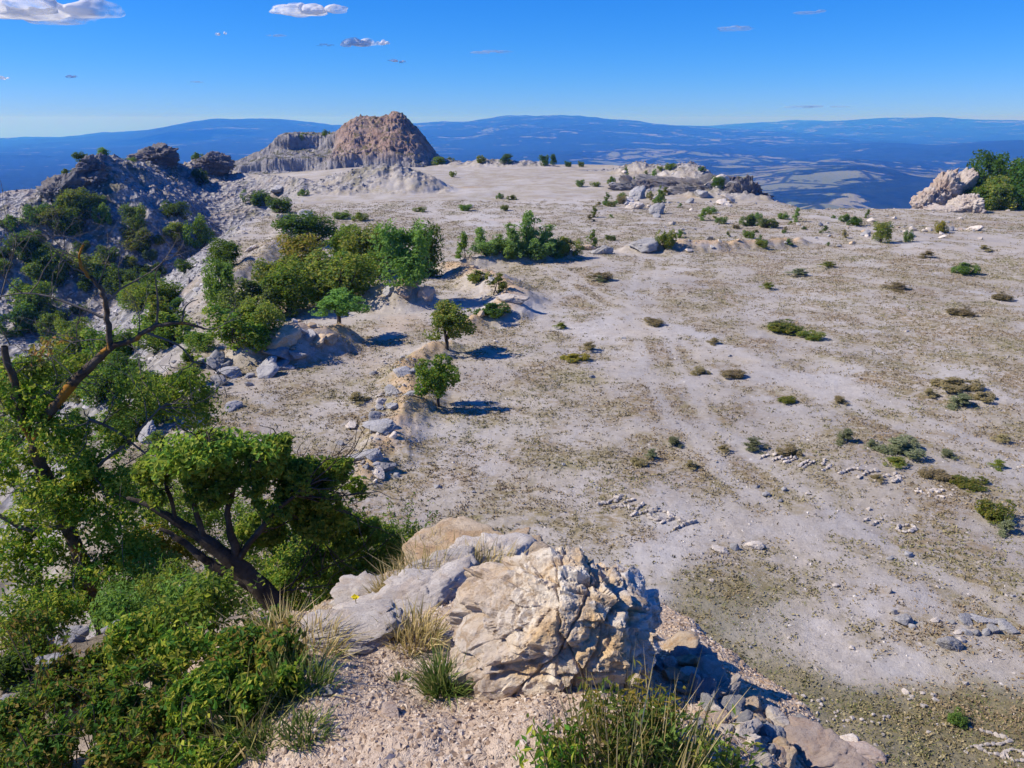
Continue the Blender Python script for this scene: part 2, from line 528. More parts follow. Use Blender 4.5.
def masks(x, y, z):
    r = np.hypot(x, y)
    A = {}
    n1 = fbm2(x, y, 3.6, 5, 201, .62); n2 = fbm2(x, y, 20, 3, 203)
    veg = np.clip(.22+.78*sstep(-.20, .26, n1+.30*n2+.02)-.35*sstep(.1, .45, -n2-.4*n1), 0, 1)
    veg = veg*(1-.25*sstep(60, 130, r))
    A['veg'] = veg
    trk = ridge(x, y, [(*FG(436, 243)[:2], 0), (*FG(470, 230)[:2], 0), (*FG(492, 212)[:2], 0), (*FG(474, 200)[:2], 0), (*FG(520, 188)[:2], 0)], 1, 0)
    A['lane'] = sstep(.08, .4, fbm2(x, y, 7, 5, 207, .6)-.25*n1)*(1-veg*.5)
    A['lane'] = np.maximum(A['lane'], sstep(-2.6, -1.2, trk+.8*fbm2(x, y, 4, 2, 209)))
    # turf at the lower right
    foot = ridge(x, y, [(*FG(700, 660)[:2], 0), (*FG(860, 730)[:2], 0), (*FG(1040, 735)[:2], 0), (*FG(1300, 740)[:2], 0)], 1, 0)
    tf = sstep(-2.3, -.9, foot+1.1*fbm2(x, y, 2.4, 3, 211))*sstep(30, 20, r)*(x > 1)
    foot2 = ridge(x, y, [(*FG(740, 598)[:2], 0), (*FG(690, 640)[:2], 0)], 1, 0)
    tf = np.maximum(tf, .8*sstep(-2.2, -.4, foot2+1.0*fbm2(x, y, 2, 3, 212)))
    A['turf'] = tf*.8
    och = 0
    for k, w in ((0, 1.2), (1, 1.7), (2, 1.5), (3, 1.2), (4, 1.2), (5, 1.6)):
        p, s = BERMS[k]
        q = ridge(x, y, [(a, b, 0) for a, b, c in p], 1, 0)
        och = np.maximum(och, sstep(-w, -.2*w, q+.7*fbm2(x, y, 2.2, 3, 221)-.2))
    A['lane'] = np.maximum(A['lane'], .8*sstep(95, 135, y)*sstep(25, -15, x)*sstep(-.3, .3, fbm2(x, y, 14, 3, 261)+.1))
    # faint wheel tracks over the floor
    for q, ph in (([(1030, 470), (860, 400), (700, 345), (600, 300), (540, 262)], 3), ([(1020, 640), (880, 560), (760, 480), (690, 420), (660, 360), (640, 300), (650, 258)], 5)):
        w = ridge(x, y, [(*FG(a, b)[:2], 0) for a, b in q], 1, 0)+.5*fbm2(x, y, 5, 3, 250+ph)
        A['lane'] = np.maximum(A['lane'], .45*sstep(.45, .15, np.abs(-w-.85))*sstep(-.35, .1, fbm2(x, y, 7, 3, 255+ph)))
        A['veg'] = A['veg']*(1-.7*sstep(.5, .2, np.abs(-w-.85)))
    A['ochre'] = np.clip(och*.95+.35*sstep(.35, .6, fbm2(x, y, 13, 3, 224)), 0, 1)
    # steepness -> bare broken rock
    xl = np.interp(y, XL_Y, XL_X)
    rock = sstep(-1, 5, xl-x)*(r > 22)
    for p, s in FARM:
        rock = np.maximum(rock, .85*sstep(-7, -1, ridge(x, y, [(a, b, 0) for a, b, c in p], 1, 0)+2*fbm2(x, y, 6, 2, 231)))
    re = np.interp(azpx(x, y), EDGE_P, EDGE_R)
    rock = np.maximum(rock, sstep(-3, 6, r-re))
    A['rock'] = rock
    on = sstep(-.3, .3, mound(x, y)-z+.35)*(r < 30)
    path = on*sstep(-2.0, -1.0, x-.25*(y-2)+.45*fbm2(x, y, .8, 3, 241)+.35)
    A['path'] = path
    A['soil'] = np.maximum(on*(1-path), sstep(0, 6, (xl+4)-x)*(r < 45)*.8*sstep(-.3, .2, fbm2(x, y, 5, 3, 243)))
    return A

MG = mat_ground()
ground = link('ground', mesh_np('ground', np.stack([gx, gy, gz], 1), polar_faces(len(RN), len(ANG)), MG, True, masks(gx, gy, gz)))
tag(ground, 'pale gravel quarry floor with its slopes and mounds', kind='structure')

rr, aa = np.meshgrid(RF, ANG, indexing='ij')
fx = (rr*np.sin(aa)).ravel(); fy = (rr*np.cos(aa)).ravel()
fz = HF(fx, fy)
rf_ = np.hypot(fx, fy)
ap_ = np.where(fy > 1, azpx(fx, fy), 0)
fld = sstep(560, 740, ap_)*sstep(8600, 6800, rf_)*1.0+.25*sstep(380, 560, ap_)+.25*sstep(9500, 12000, rf_)*sstep(360, 480, ap_)*sstep(16000, 13000, rf_)-.35*sstep(300, 150, ap_)-.5*sstep(7600, 8400, rf_)*sstep(9900, 9000, rf_)
hills = link('hills', mesh_np('hills', np.stack([fx, fy, fz], 1), polar_faces(len(RF), len(ANG)), mat_valley(), True, {'field': fld}))
tag(hills, 'wooded hills and fields of the valley far below', kind='structure')

# ------------------------------------------------------------------ haze
def box_mesh(name, lo, hi, mat):
    V = [(x, y, z) for x in (lo[0], hi[0]) for y in (lo[1], hi[1]) for z in (lo[2], hi[2])]
    F = [(0, 1, 3, 2), (4, 6, 7, 5), (0, 4, 5, 1), (2, 3, 7, 6), (0, 2, 6, 4), (1, 5, 7, 3)]
    return mesh_np(name, np.array(V), np.array(F), mat, False)
hm = bpy.data.materials.new('haze'); hm.use_nodes = True
ht = hm.node_tree; ht.nodes.clear()
ho = ht.nodes.new('ShaderNodeOutputMaterial'); hv = ht.nodes.new('ShaderNodeVolumePrincipled')
hv.inputs['Color'].default_value = (.05, .25, 1.0, 1)
hv.inputs['Density'].default_value = HAZE_D = 1.45e-4
hv.inputs['Absorption Color'].default_value = (1, 1, 1, 1)
hv.inputs['Anisotropy'].default_value = 0.1
ht.links.new(hv.outputs[0], ho.inputs['Volume'])
zlow = min(fz.min(), gz.min())-1
zhigh = max(fz.max(), gz.max(), 26)+4
haze = link('haze', box_mesh('haze', (-36500, -36500, zlow), (36500, 36500, zhigh), hm))
tag(haze, 'thin blue haze filling the valley air', kind='stuff')
print('haze box', zlow, zhigh, 'ground verts', len(gx), 'hills', len(fx))
# ------------------------------------------------------------------ standing things on the ground
_T = np.geomspace(1.2, 420, 2600)
def GT(px, py, clear=0.0):
    """where the sight line through a pixel of the photograph meets the ground"""
    d = ray(px, py)
    P = EYE[None]+_T[:, None]*d[None]
    dz = P[:, 2]-H(P[:, 0], P[:, 1], False)
    k = np.argmax(dz < 0)
    if not (dz < 0).any():
        k = len(_T)-1
    f = dz[k-1]/(dz[k-1]-dz[k]+1e-9) if k > 0 else 0
    t = _T[k-1]+(_T[k]-_T[k-1])*np.clip(f, 0, 1)
    p = EYE+d*t
    return p, t
def gz_at(x, y):
    return float(H(np.array([x]), np.array([y]))[0])

# ------------------------------------------------------------------ rocks
import bmesh
_ICO = {}
def ico(sub):
    if sub not in _ICO:
        bm = bmesh.new(); bmesh.ops.create_icosphere(bm, subdivisions=sub, radius=1.0)
        V = np.array([v.co[:] for v in bm.verts]); F = np.array([[v.index for v in f.verts] for f in bm.faces])
        bm.free(); _ICO[sub] = (V/np.linalg.norm(V, axis=1, keepdims=True), F)
    return _ICO[sub]

def rock_shape(seed, sub=4, planes=13, lo=.62, rough=.05, rs=.5, ridged=.05, extra=(), bites=(), cracks=(), soft=.03, strata=0, facets=()):
    rng = np.random.default_rng(seed)
    U, F = ico(sub)
    N = rng.normal(size=(planes, 3)); N /= np.linalg.norm(N, axis=1, keepdims=True)
    Dp = rng.uniform(lo, 1.0, planes)
    if len(extra):
        N = np.concatenate([N, np.array([e[:3] for e in extra], float)]); Dp = np.concatenate([Dp, [e[3] for e in extra]])
        N = N/np.linalg.norm(N, axis=1, keepdims=True)
    dirs = U+.09*np.stack([fbm3(U, .5, 3, seed+k) for k in (1, 2, 3)], 1)
    q = dirs@N.T
    rad = np.where(q > .05, Dp[None]/np.maximum(q, .05), 9)
    r = -soft*np.log(np.exp(-np.minimum(rad, 1.6)/soft).sum(1))
    r = np.minimum(r, 1.45)
    for c, b in bites:
        c = np.array(c, float)
        bq = U@c; disc = bq*bq-(c@c-b*b)
        t = bq-np.sqrt(np.maximum(disc, 0))
        t = t+.05*fbm3(U, .12, 3, seed+9)
        r = np.where((disc > 0) & (t > .1), np.minimum(r, t), r)
    for lv, (fn, fa, fc) in enumerate(facets):
        S_ = rng.normal(size=(fn, 3)); S_ /= np.linalg.norm(S_, axis=1, keepdims=True)
        Tl = rng.normal(size=(fn, 3))*fa*.65*fn**.5; Of = rng.uniform(-1, 1, fn)*fa
        wv = .9/fn**.5
        Uw = U+.42*wv*np.stack([fbm3(U, 1.6*wv, 3, seed+60+k+lv*7, .55) for k in (1, 2, 3)], 1)
        f = np.ones(len(U))
        for c0 in range(0, len(U), 20000):
            q = Uw[c0:c0+20000]; dd = (q@S_.T).astype(np.float32); i = np.arange(len(q))
            k1 = dd.argmax(1); d1 = dd[i, k1].copy(); dd[i, k1] = -2; d2 = dd.max(1)
            gap = np.arccos(np.clip(d2, -1, 1))-np.arccos(np.clip(d1, -1, 1))
            f[c0:c0+20000] = 1+Of[k1]+((q-S_[k1])*Tl[k1]).sum(1)-fc*np.exp(-(gap/(.10*wv))**2)*(Of[k1] > -.2*fa)
        r = r*f
    P = U*r[:, None]
    for nrm, off, w, dep in cracks:
        nrm = np.array(nrm, float); nrm /= np.linalg.norm(nrm)
        dd = P@nrm-off+.10*fbm3(P, .45, 3, seed+21)+.02*fbm3(P, .1, 2, seed+22)
        P = P*(1-dep*np.exp(-(dd/w)**2))[:, None]
    d = rough*fbm3(P, rs, 5, seed+31, .55)+ridged*(fbm3(P, rs*.45, 4, seed+41, .55, True))
    if strata:
        w = P@np.array([.25, .15, .95])+.12*fbm3(P, .6, 3, seed+51)
        d = d+strata*np.abs((w*5.5) % 1-.5)
    P = P+U*d[:, None]
    return P, F

ROCK_M = {}
def mat_rock(name, a, b, dark, stain=None, scale=1.0, world=False, stain_amt=.6, bump=.6):
    s = NT(name)
    p = s.pos() if world else s.obj()
    oi = s.n('ShaderNodeObjectInfo').outputs['Random']
    if not world:
        ad = s.n('ShaderNodeVectorMath', operation='ADD'); s.l(p, ad.inputs[0]); s.l(oi, ad.inputs[1]); p = ad.outputs[0]
    n1 = s.noise(p, 2.0*scale, 6, .65, .5); n2 = s.noise(p, 9*scale, 5, .75); n3 = s.noise(p, 34*scale, 3, .7)
    c = s.mix(s.ramp(n1, [(.36, 0), (.64, 1)]), a, b)
    if stain:
        c = s.mix(s.ramp(s.noise(p, 1.3*scale, 5, .7, .8), [(.48, 0), (.62, stain_amt)]), c, stain)
    c = s.mix(s.ramp(n2, [(.28, .85), (.46, 0)]), c, dark)
    c = s.mix(s.ramp(n3, [(.30, .6), (.45, 0)]), c, dark)
    c = s.mix(s.ramp(n2, [(.60, 0), (.75, .35)]), c, (.58, .55, .52))
    if not world:
        v = s.n('ShaderNodeHueSaturation'); s.l(c, v.inputs['Color']); s.l(s.math('MULTIPLY_ADD', oi, .4, .8), v.inputs['Value']); c = v.outputs[0]
    b1 = s.bump(s.noise(p, 6*scale, 8, .8), bump, .10/scale)
    b2 = s.bump(s.noise(p, 30*scale, 4, .8), .3, .03/scale, b1)
    return s.finish(c, b2, .92, .12)
M_GREY = mat_rock('grey_stone', (.29, .285, .29), (.43, .42, .415), (.15, .145, .145))
M_PALE = mat_rock('pale_stone', (.56, .50, .44), (.66, .61, .55), (.30, .25, .20), (.46, .33, .22), 1.0, False, .4)
M_PINK = mat_rock('pink_stone', (.42, .33, .27), (.52, .43, .36), (.22, .15, .11), (.44, .28, .18))
M_OCHRE = mat_rock('ochre_stone', (.50, .38, .25), (.62, .51, .38), (.26, .17, .10), (.50, .30, .14))
M_CRAG = mat_rock('crag_rock', (.17, .165, .17), (.29, .28, .28), (.08, .075, .08), (.22, .17, .14), .14, True, .5, .9)
M_CRAGP = mat_rock('pale_crag_rock', (.52, .44, .38), (.62, .56, .51), (.22, .17, .14), (.42, .28, .20), .22, True, .6, .9)
M_BUTTE = mat_rock('butte_rock', (.36, .25, .195), (.42, .31, .25), (.17, .12, .10), (.30, .26, .25), .10, True, .75, .9)

def hull_stones(n, m, name):
    o = []
    for i in range(n):
        rg = np.random.default_rng(900+i)
        bm = bmesh.new()
        p = rg.normal(size=(15, 3)); p /= np.linalg.norm(p, axis=1, keepdims=True)
        p *= rg.uniform(.8, 1.05, (15, 1))
        for c in p: bm.verts.new(c)
        r = bmesh.ops.convex_hull(bm, input=bm.verts[:])
        bmesh.ops.bevel(bm, geom=bm.edges[:], offset=.05, segments=1, affect='EDGES')
        me = bpy.data.meshes.new(name); bm.to_mesh(me); bm.free(); me.materials.append(m); o.append(me)
    return o
def rocks_variants(name, n, sub, mat_, **kw):
    o = []
    for i in range(n):
        P, F = rock_shape(1000+i*7+len(name), sub, **kw)
        o.append(mesh_np(name, P, F, mat_, True))
    return o
def with_mat(meshes, m):
    o = []
    for me in meshes:
        c = me.copy(); c.materials.clear(); c.materials.append(m); o.append(c)
    return o
STONE = {'grey': rocks_variants('stone', 8, 5, M_GREY, planes=10, lo=.55, rough=.05, rs=.4, ridged=.05, soft=.004, facets=((14, .06, .03), (90, .025, .015)))}
for k, m in (('pale', M_PALE), ('pink', M_PINK), ('ochre', M_OCHRE)):
    STONE[k] = with_mat(STONE['grey'], m)
CHIP = {'grey': hull_stones(9, M_GREY, 'stone')}
for k, m in (('pale', M_PALE), ('pink', M_PINK), ('ochre', M_OCHRE)):
    CHIP[k] = with_mat(CHIP['grey'], m)

rng = np.random.default_rng(11)
def stone_at(name, x, y, sx, sy, sz, kind='grey', rot=None, sink=.3, small=True, tilt=.15, z=None, dz=0):
    lib = (CHIP if small else STONE)[kind]
    me = lib[int(rng.integers(len(lib)))]
    if z is None: z = gz_at(x, y)
    o = link(name, me, loc=(x, y, z+sz*(1-2*sink)*.8+dz), rot=(rng.normal()*tilt, rng.normal()*tilt, rng.uniform(0, 6.28) if rot is None else rot), scale=(sx, sy, sz))
    return o
def stone_px(name, px, py, w, h, kind='grey', small=True, depth=.8, sink=.25, rot=None, tilt=.12):
    """a stone whose foot stands where the photograph shows it, w x h pixels large"""
    p, t = GT(px, py)
    sx = w*t/FPX/2/.82; sz = h*t/FPX/2/.85
    return stone_at(name, p[0], p[1]+sx*depth*.3, sx, sx*depth, sz, kind, rot if rot is not None else rng.normal()*.3, sink, small, tilt)

# the big boulder in front
def mat_boulder():
    s = NT('boulder_rock'); p = s.obj()
    n1 = s.noise(p, 2.6, 6, .62, .6); n2 = s.noise(p, 11, 6, .75, .3); n3 = s.noise(p, 45, 4, .75); n4 = s.noise(p, 1.4, 4, .6, .4)
    c = s.mix(s.ramp(n1, [(.35, 0), (.6, 1)]), (.56, .45, .32), (.80, .73, .61))
    c = s.mix(s.ramp(n4, [(.42, 0), (.60, .9)]), c, (.66, .45, .22))
    sep = s.n('ShaderNodeSeparateXYZ'); s.l(p, sep.inputs[0])
    # grey-white towards the upper right, brown-grey towards the left flank
    right = s.ramp(s.math('ADD', s.math('MULTIPLY_ADD', sep.outputs[0], .55, s.math('MULTIPLY', sep.outputs[2], .45)), s.math('MULTIPLY_ADD', n1, .9, -.1)), [(.72, 0), (.95, .9)])
    c = s.mix(right, c, s.mix(s.ramp(n2, [(.4, 0), (.6, 1)]), (.50, .48, .46), (.78, .75, .71)))
    left = s.ramp(s.math('ADD', s.math('MULTIPLY', sep.outputs[0], -1.0), s.math('MULTIPLY_ADD', n1, .5, -.25)), [(.70, 0), (.86, .65)])
    c = s.mix(left, c, s.mix(s.ramp(n2, [(.38, 0), (.62, 1)]), (.40, .33, .27), (.58, .50, .42)))
    c = s.mix(s.ramp(s.noise(p, 4.2, 7, .72, 1.0), [(.40, .75), (.50, 0)]), c, (.36, .25, .15))
    c = s.mix(s.ramp(n2, [(.32, .8), (.42, 0)]), c, (.20, .14, .09))
    c = s.mix(s.ramp(n3, [(.30, .6), (.40, 0)]), c, (.28, .20, .13))
    c = s.mix(s.ramp(n3, [(.58, 0), (.72, .5)]), c, (.75, .70, .62))
    b1 = s.bump(s.noise(p, 6, 10, .75), .55, .12)
    b2 = s.bump(s.noise(p, 40, 4, .8), .3, .02, b1)
    return s.finish(c, b2, .93, .12)
P, F = rock_shape(405, 7, planes=12, lo=.78, rough=.035, rs=.25, ridged=.03, soft=.003, facets=((14, .05, .03), (70, .025, .03), (420, .012, .012)),
    extra=[(-.80, -.45, .40, .80), (.05, -.93, .30, .74), (.55, -.72, .35, .86), (.9, .1, .35, .92), (.35, .1, .9, .80), (-.15, .1, .95, .86), (-.6, .2, .75, .90), (0, .9, .3, .8), (-.35, -.85, -.1, .82), (.75, -.5, -.2, .95)],
    bites=[((.80, -1.02, .36), .48), ((-.22, -1.28, .30), .46), ((.12, -1.25, -.28), .42), ((.45, -1.2, -.3), .30)],
    cracks=[((.9, .1, -.45), -.02, .028, .12), ((.5, .3, -.8), -.40, .04, .12), ((-.3, .2, 1), -.28, .02, .10), ((.2, .5, 1), .42, .018, .07), ((.8, -.2, .55), .12, .014, .09), ((-.9, .1, .4), .22, .016, .10), ((1, .2, -.1), .40, .014, .10)])
p, t = GT(560, 692)
bw = 216*t/FPX
boulder = link('boulder', mesh_np('boulder', P, F, mat_boulder(), False), loc=(p[0]+.095*bw, p[1]+.32*bw, p[2]+.16*bw), rot=(0, R_(9), 0), scale=(.44*bw, .40*bw, .375*bw))
tag(boulder, 'big cracked cream and ochre boulder on the gravel brow, largest rock in front', 'boulder')
print('boulder', p, t, bw)

# slabs of the outcrop left of it
def slab(px, py, w, h, d, rotz, tilt, seed, label, m=M_PALE, dz=0, sub=6, name='rock_slab'):
    P, F = rock_shape(seed, sub, planes=9, lo=.7, rough=.06, rs=.5, ridged=.06, soft=.01, extra=[(-.3, -.5, .85, .55), (.1, .3, 1, .62), (0, -1, .1, .85)], strata=.04, facets=((24, .05, .05), (140, .025, .02)))
    p, t = GT(px, py)
    k = t/FPX/2/.8
    print('slab', px, py, p, t)
    o = link(name, mesh_np(name, P, F, m, True), loc=(p[0], p[1], p[2]+dz), rot=(tilt[0], tilt[1], rotz), scale=(w*k, d, h*k))
    tag(o, label, 'rock')
    return o
M_SLAB = mat_rock('slab_rock', (.52, .45, .37), (.74, .67, .58), (.22, .18, .14), (.34, .27, .22), 2.4, False, .75, 1.0)
for i, (px, py, w, h, d, rz, lb) in enumerate([(342, 640, 66, 19, .17, 35, 'lowest pale block of the brow ledge, next to the dry grass'), (378, 622, 74, 23, .17, 32, 'second block of the brow ledge up from the dry grass'),
        (416, 603, 72, 25, .18, 36, 'middle block of the brow ledge, cracked along its top'), (450, 587, 62, 26, .18, 30, 'block of the brow ledge that almost touches the big boulder'), (492, 566, 58, 28, .22, 20, 'topmost block of the brow ledge behind the big boulder')]):
    slab(px, py, w, h, d, R_(rz), (R_(6), R_(-4)), 3031+i, lb, M_PALE, .045, 5)
slab(470, 566, 120, 46, .40, R_(30), (0, R_(-6)), 3022, 'rounded yellowish rock hump behind dry grass at the tip of the brow', M_OCHRE, -.03)
slab(372, 598, 46, 24, .16, R_(30), (0, 0), 3023, 'small pale rock between the shrubs and the long slab', M_PALE, .02, 5)
slab(436, 655, 40, 10, .14, R_(10), (0, 0), 3024, 'low pinkish rock lump in the gravel left of the big boulder', M_PINK, 0, 5)

# crags and outcrops standing farther off
def crag(px, py, w, h, depth, y, seed, label, m, planes=16, rotz=0, up=0.0, sub=6, strata=.08, ridged=.24, name='rock_crag', extra=(), cat='crag'):
    P, F = rock_shape(seed, sub, planes=planes, lo=.6, rough=.16, rs=.42, ridged=ridged, soft=.008, strata=strata, extra=extra, facets=((40, .08, .06), (220, .035, .04)))
    g = D(px, py, y)
    k = y/FPX/2/.8
    zb = gz_at(g[0], g[1]); ex = max(0, g[2]-zb)
    o = link(name, mesh_np(name, P, F, m, True), loc=(g[0], g[1], min(zb, g[2])+(h*k*1.25+ex*.5)*.5+up), rot=(0, 0, rotz), scale=(w*k, depth, h*k*1.25+ex*.62))
    tag(o, label, cat)
    return o
crag(96, 181, 38, 23, 5, 147, 4001, 'jagged grey rock peak with a bush on top, on the left ridge', M_CRAG, 24, extra=[(.82, -.25, .5, .42), (-.70, -.2, .68, .42), (.1, -.8, .6, .5)])
crag(158, 166, 36, 18, 5, 178, 4002, 'dark blocky crag with a nearly flat top, second from the left on the ridge', M_CRAG, 24, extra=[(-.55, -.1, .85, .55), (.96, 0, .2, .8), (.2, -.5, .9, .62)])
crag(214, 167, 34, 14, 4, 186, 4003, 'low broken crag streaked with white, between the dark crag and the butte', M_CRAG, 24, extra=[(.6, -.2, .75, .45), (-.6, -.2, .75, .5)])
crag(60, 196, 22, 13, 3, 141, 4004, 'grey rock rib on the bare shoulder below the left peak', M_CRAG, 16)
crag(745, 212, 26, 26, 2.4, 146, 4011, 'dark upright rock at the end of the ledge by the drop', M_CRAG, 14)
crag(715, 206, 66, 22, 3.5, 150, 4012, 'grey shelf of rock next to the dark upright rock', M_CRAG, 14)
crag(692, 196, 60, 14, 3, 160, 4013, 'long pale ledge with a shaded face behind the gravel flat', M_CRAG, 14)
crag(636, 195, 30, 12, 2.5, 158, 4014, 'small dark ledge beside a cone shaped shrub', M_CRAG, 12)
for i, (px, py, w, h, y, lb) in enumerate([(925, 213, 22, 22, 126, 'low pale rock at the left foot of the broken rim outcrop'), (938, 208, 24, 28, 127, 'pink streaked block leaning left in the middle of the rim outcrop'),
        (953, 200, 26, 20, 130, 'white block higher up in the rim outcrop'), (967, 192, 22, 14, 132, 'topmost white rock of the rim outcrop, under the trees'),
        (965, 212, 13, 15, 122, 'short rounded white rock standing in front of the tree foliage'), (945, 214, 9, 6, 121, 'small fallen block at the foot of the rim outcrop')]):
    crag(px, py, w, h, 2.2, y, 4121+i, lb, M_CRAGP, 16, extra=[(-.6, -.1, .8, .55)], rotz=.3*(i-2))
# the butte at the far end
def butte():
    y0 = 262.0
    xs = np.linspace(228, 456, 420); vs = np.linspace(-36, 40, 190)
    U, V = np.meshgrid(xs, vs, indexing='ij')
    Pp = [228, 245, 262, 285, 300, 312, 340, 350, 358, 370, 385, 395, 402, 408, 414, 422, 430, 437, 446, 456]
    Pt = [172, 168, 160, 150, 136, 134, 136, 133, 124, 119, 119.5, 116.5, 112.5, 116, 121, 130, 143, 155, 163, 170]
    top = np.interp(U, Pp, Pt)
    b = (384-top)/FPX
    zt = 12+y0*(-SP+b*CP)/(CP+b*SP)
    X = (U-512)/FPX*y0*1.03
    Y = y0+V
    wx = 2.6*fbm2(X, Y, 11, 4, 301); wv = V+4.2*fbm2(X, Y, 17, 2, 303)
    f1 = np.interp(wv, [-36, -26, -24, -14, -11, -2, 6, 18, 40], [-.12, .02, .02, .02, .02, .98, 1.0, .7, -.1])
    f1 = np.interp(wv, [-36, -28, -26, -25, -15, -9, -7.6, -1, 6, 18, 40], [-.15, .0, .06, .40, .44, .58, .96, 1.0, 1.0, .7, -.1])
    f2 = np.interp(wv, [-36, -27, -25, -19, -4, 2, 12, 40], [-.1, .05, .32, .40, .95, 1.0, .8, -.15])
    k = sstep(346, 358, U+wx)
    base = -3.6
    Z = base+(zt-base)*(f1*(1-k)+f2*k)
    Z += (.5*fbm2(X, Y, 7, 4, 305, .6, True)+.3*fbm2(X, Y, 2.4, 3, 307, .6, True)-.2)*sstep(-.05, .15, f1)*(1+1.2*k)
    Pts = np.stack([X, Y, Z], -1)
    nx = .9*fbm3(Pts, 6, 6, 311, .65, True); ny = 1.9*fbm3(Pts, 6, 6, 313, .65, True); Pts[..., 2] += .7*fbm3(Pts, 2.5, 4, 315, .65, True)
    Pts[..., 0] += nx; Pts[..., 1] += ny
    nr, na = U.shape
    F = polar_faces(nr, na)[:, ::-1]
    # close the underside so that it is a solid
    Vt = Pts.reshape(-1, 3)
    pink = (sstep(346, 358, U)*sstep(-1, 4, Z)).ravel()
    return Vt, F, pink
Vt, F, pink = butte()
def mat_butte():
    s = NT('butte_rock'); p = s.pos()
    n1 = s.noise(p, .16, 5, .65, .5); n2 = s.noise(p, .8, 5, .75)
    gr = s.mix(s.ramp(n1, [(.36, 0), (.62, 1)]), (.27, .26, .265), (.43, .415, .415))
    pk = s.mix(s.ramp(n1, [(.36, 0), (.62, 1)]), (.33, .215, .17), (.46, .335, .275))
    c = s.mix(s.math('MULTIPLY_ADD', s.attr('pink'), .92, .03, clamp=True), gr, pk)
    c = s.mix(s.ramp(n2, [(.34, .75), (.48, 0)]), c, (.12, .10, .095))
    geo = s.n('ShaderNodeNewGeometry')
    sp = s.n('ShaderNodeSeparateXYZ'); s.l(geo.outputs['Normal'], sp.inputs[0])
    flat = s.math('MULTIPLY', s.ramp(sp.outputs[2], [(.72, 0), (.86, 1)]), s.ramp(s.noise(p, .35, 4, .7), [(.46, 0), (.56, .8)]))
    c = s.mix(flat, c, (.10, .105, .04))
    b = s.bump(s.noise(p, .7, 7, .8), .9, 1.2)
    return s.finish(c, b, .95, .08)
o = link('rock_butte', mesh_np('rock_butte', Vt, F, mat_butte(), True, {'pink': pink}))
tag(o, 'reddish brown rock butte with stepped grey cliffs at the far end of the quarry', 'butte')
# ------------------------------------------------------------------ foliage
def kites(P, N, L, Wd, rng):
    """leaf-sized diamonds at P facing N"""
    n = len(P)
    a = rng.normal(size=(n, 3)); a -= (a*N).sum(1, keepdims=True)*N
    a /= np.linalg.norm(a, axis=1, keepdims=True)+1e-9
    b = np.cross(N, a)
    L = np.broadcast_to(L, (n,))[:, None]*rng.uniform(.5, 1.4, (n, 1)); Wd = np.broadcast_to(Wd, (n,))[:, None]*rng.uniform(.7, 1.25, (n, 1))
    f = N*L*.10
    V = np.stack([P-a*L*.5-f, P+b*Wd*.5, P+a*L*.5-f, P-b*Wd*.5], 1).reshape(-1, 3)
    F = np.arange(n*4).reshape(n, 4)
    return V, F

def cloud(rng, blobs, n, gap=.15, gs=.35, up=.45, shell=.55, seed=0):
    """points and facings of leaves in a lumpy volume. blobs: (x,y,z, rx,ry,rz)"""
    B = np.array(blobs, float)
    w = B[:, 3]*B[:, 4]*B[:, 5]; w = w**.75; w /= w.sum()
    k = rng.choice(len(B), n*2, p=w)
    d = rng.normal(size=(n*2, 3)); d /= np.linalg.norm(d, axis=1, keepdims=True)
    r = shell+(1-shell)*rng.random(n*2)**.6
    lump = 1+.28*fbm3(d*1.0+k[:, None]*3.1, .55, 3, seed+5)
    P = B[k, :3]+d*B[k, 3:]*(r*lump)[:, None]
    keep = fbm3(P, gs, 2, seed+77) > -gap
    P, d = P[keep][:n], d[keep][:n]
    N = d*.8+rng.normal(size=P.shape)*.75+np.array([-.1, -.1, up])
    N /= np.linalg.norm(N, axis=1, keepdims=True)
    return P, N

def tube(path, rad, nseg=6):
    """one tapered limb along a path"""
    P = np.array(path, float); R = np.array(rad, float)
    n = len(P)
    T = np.gradient(P, axis=0); T /= np.linalg.norm(T, axis=1, keepdims=True)+1e-9
    ref = np.array([.31, .17, .93])
    A = np.cross(T, ref); A /= np.linalg.norm(A, axis=1, keepdims=True)+1e-9
    Bv = np.cross(T, A)
    th = np.linspace(0, 2*np.pi, nseg, endpoint=False)
    V = P[:, None]+(A[:, None]*np.cos(th)[None, :, None]+Bv[:, None]*np.sin(th)[None, :, None])*R[:, None, None]
    V = V.reshape(-1, 3)
    F = []
    for i in range(n-1):
        for j in range(nseg):
            a = i*nseg+j; b = i*nseg+(j+1) % nseg
            F.append((a, b, b+nseg, a+nseg))
    V = np.concatenate([V, P[-1:]+T[-1:]*R[-1]])
    tip = len(V)-1
    for j in range(nseg):
        F.append(((n-1)*nseg+j, (n-1)*nseg+(j+1) % nseg, tip, tip))
    return V, F

def tubes(limbs, nseg=6):
    Vs, Fs, o = [], [], 0
    for p, r in limbs:
        V, F = tube(p, r, nseg)
        Vs.append(V); Fs.append(np.array(F)+o); o += len(V)
    return np.concatenate(Vs), np.concatenate(Fs)

def mesh_mixed(name, V, F, mat, smooth=True):
    """quads whose last two corners may coincide (triangles)"""
    me = bpy.data.meshes.new(name)
    fs = [tuple(f[:3]) if f[2] == f[3] else tuple(f) for f in F.tolist()]
    me.from_pydata(V.tolist(), [], fs)
    me.polygons.foreach_set('use_smooth', np.full(len(fs), smooth))
    me.update(); me.materials.append(mat)
    return me

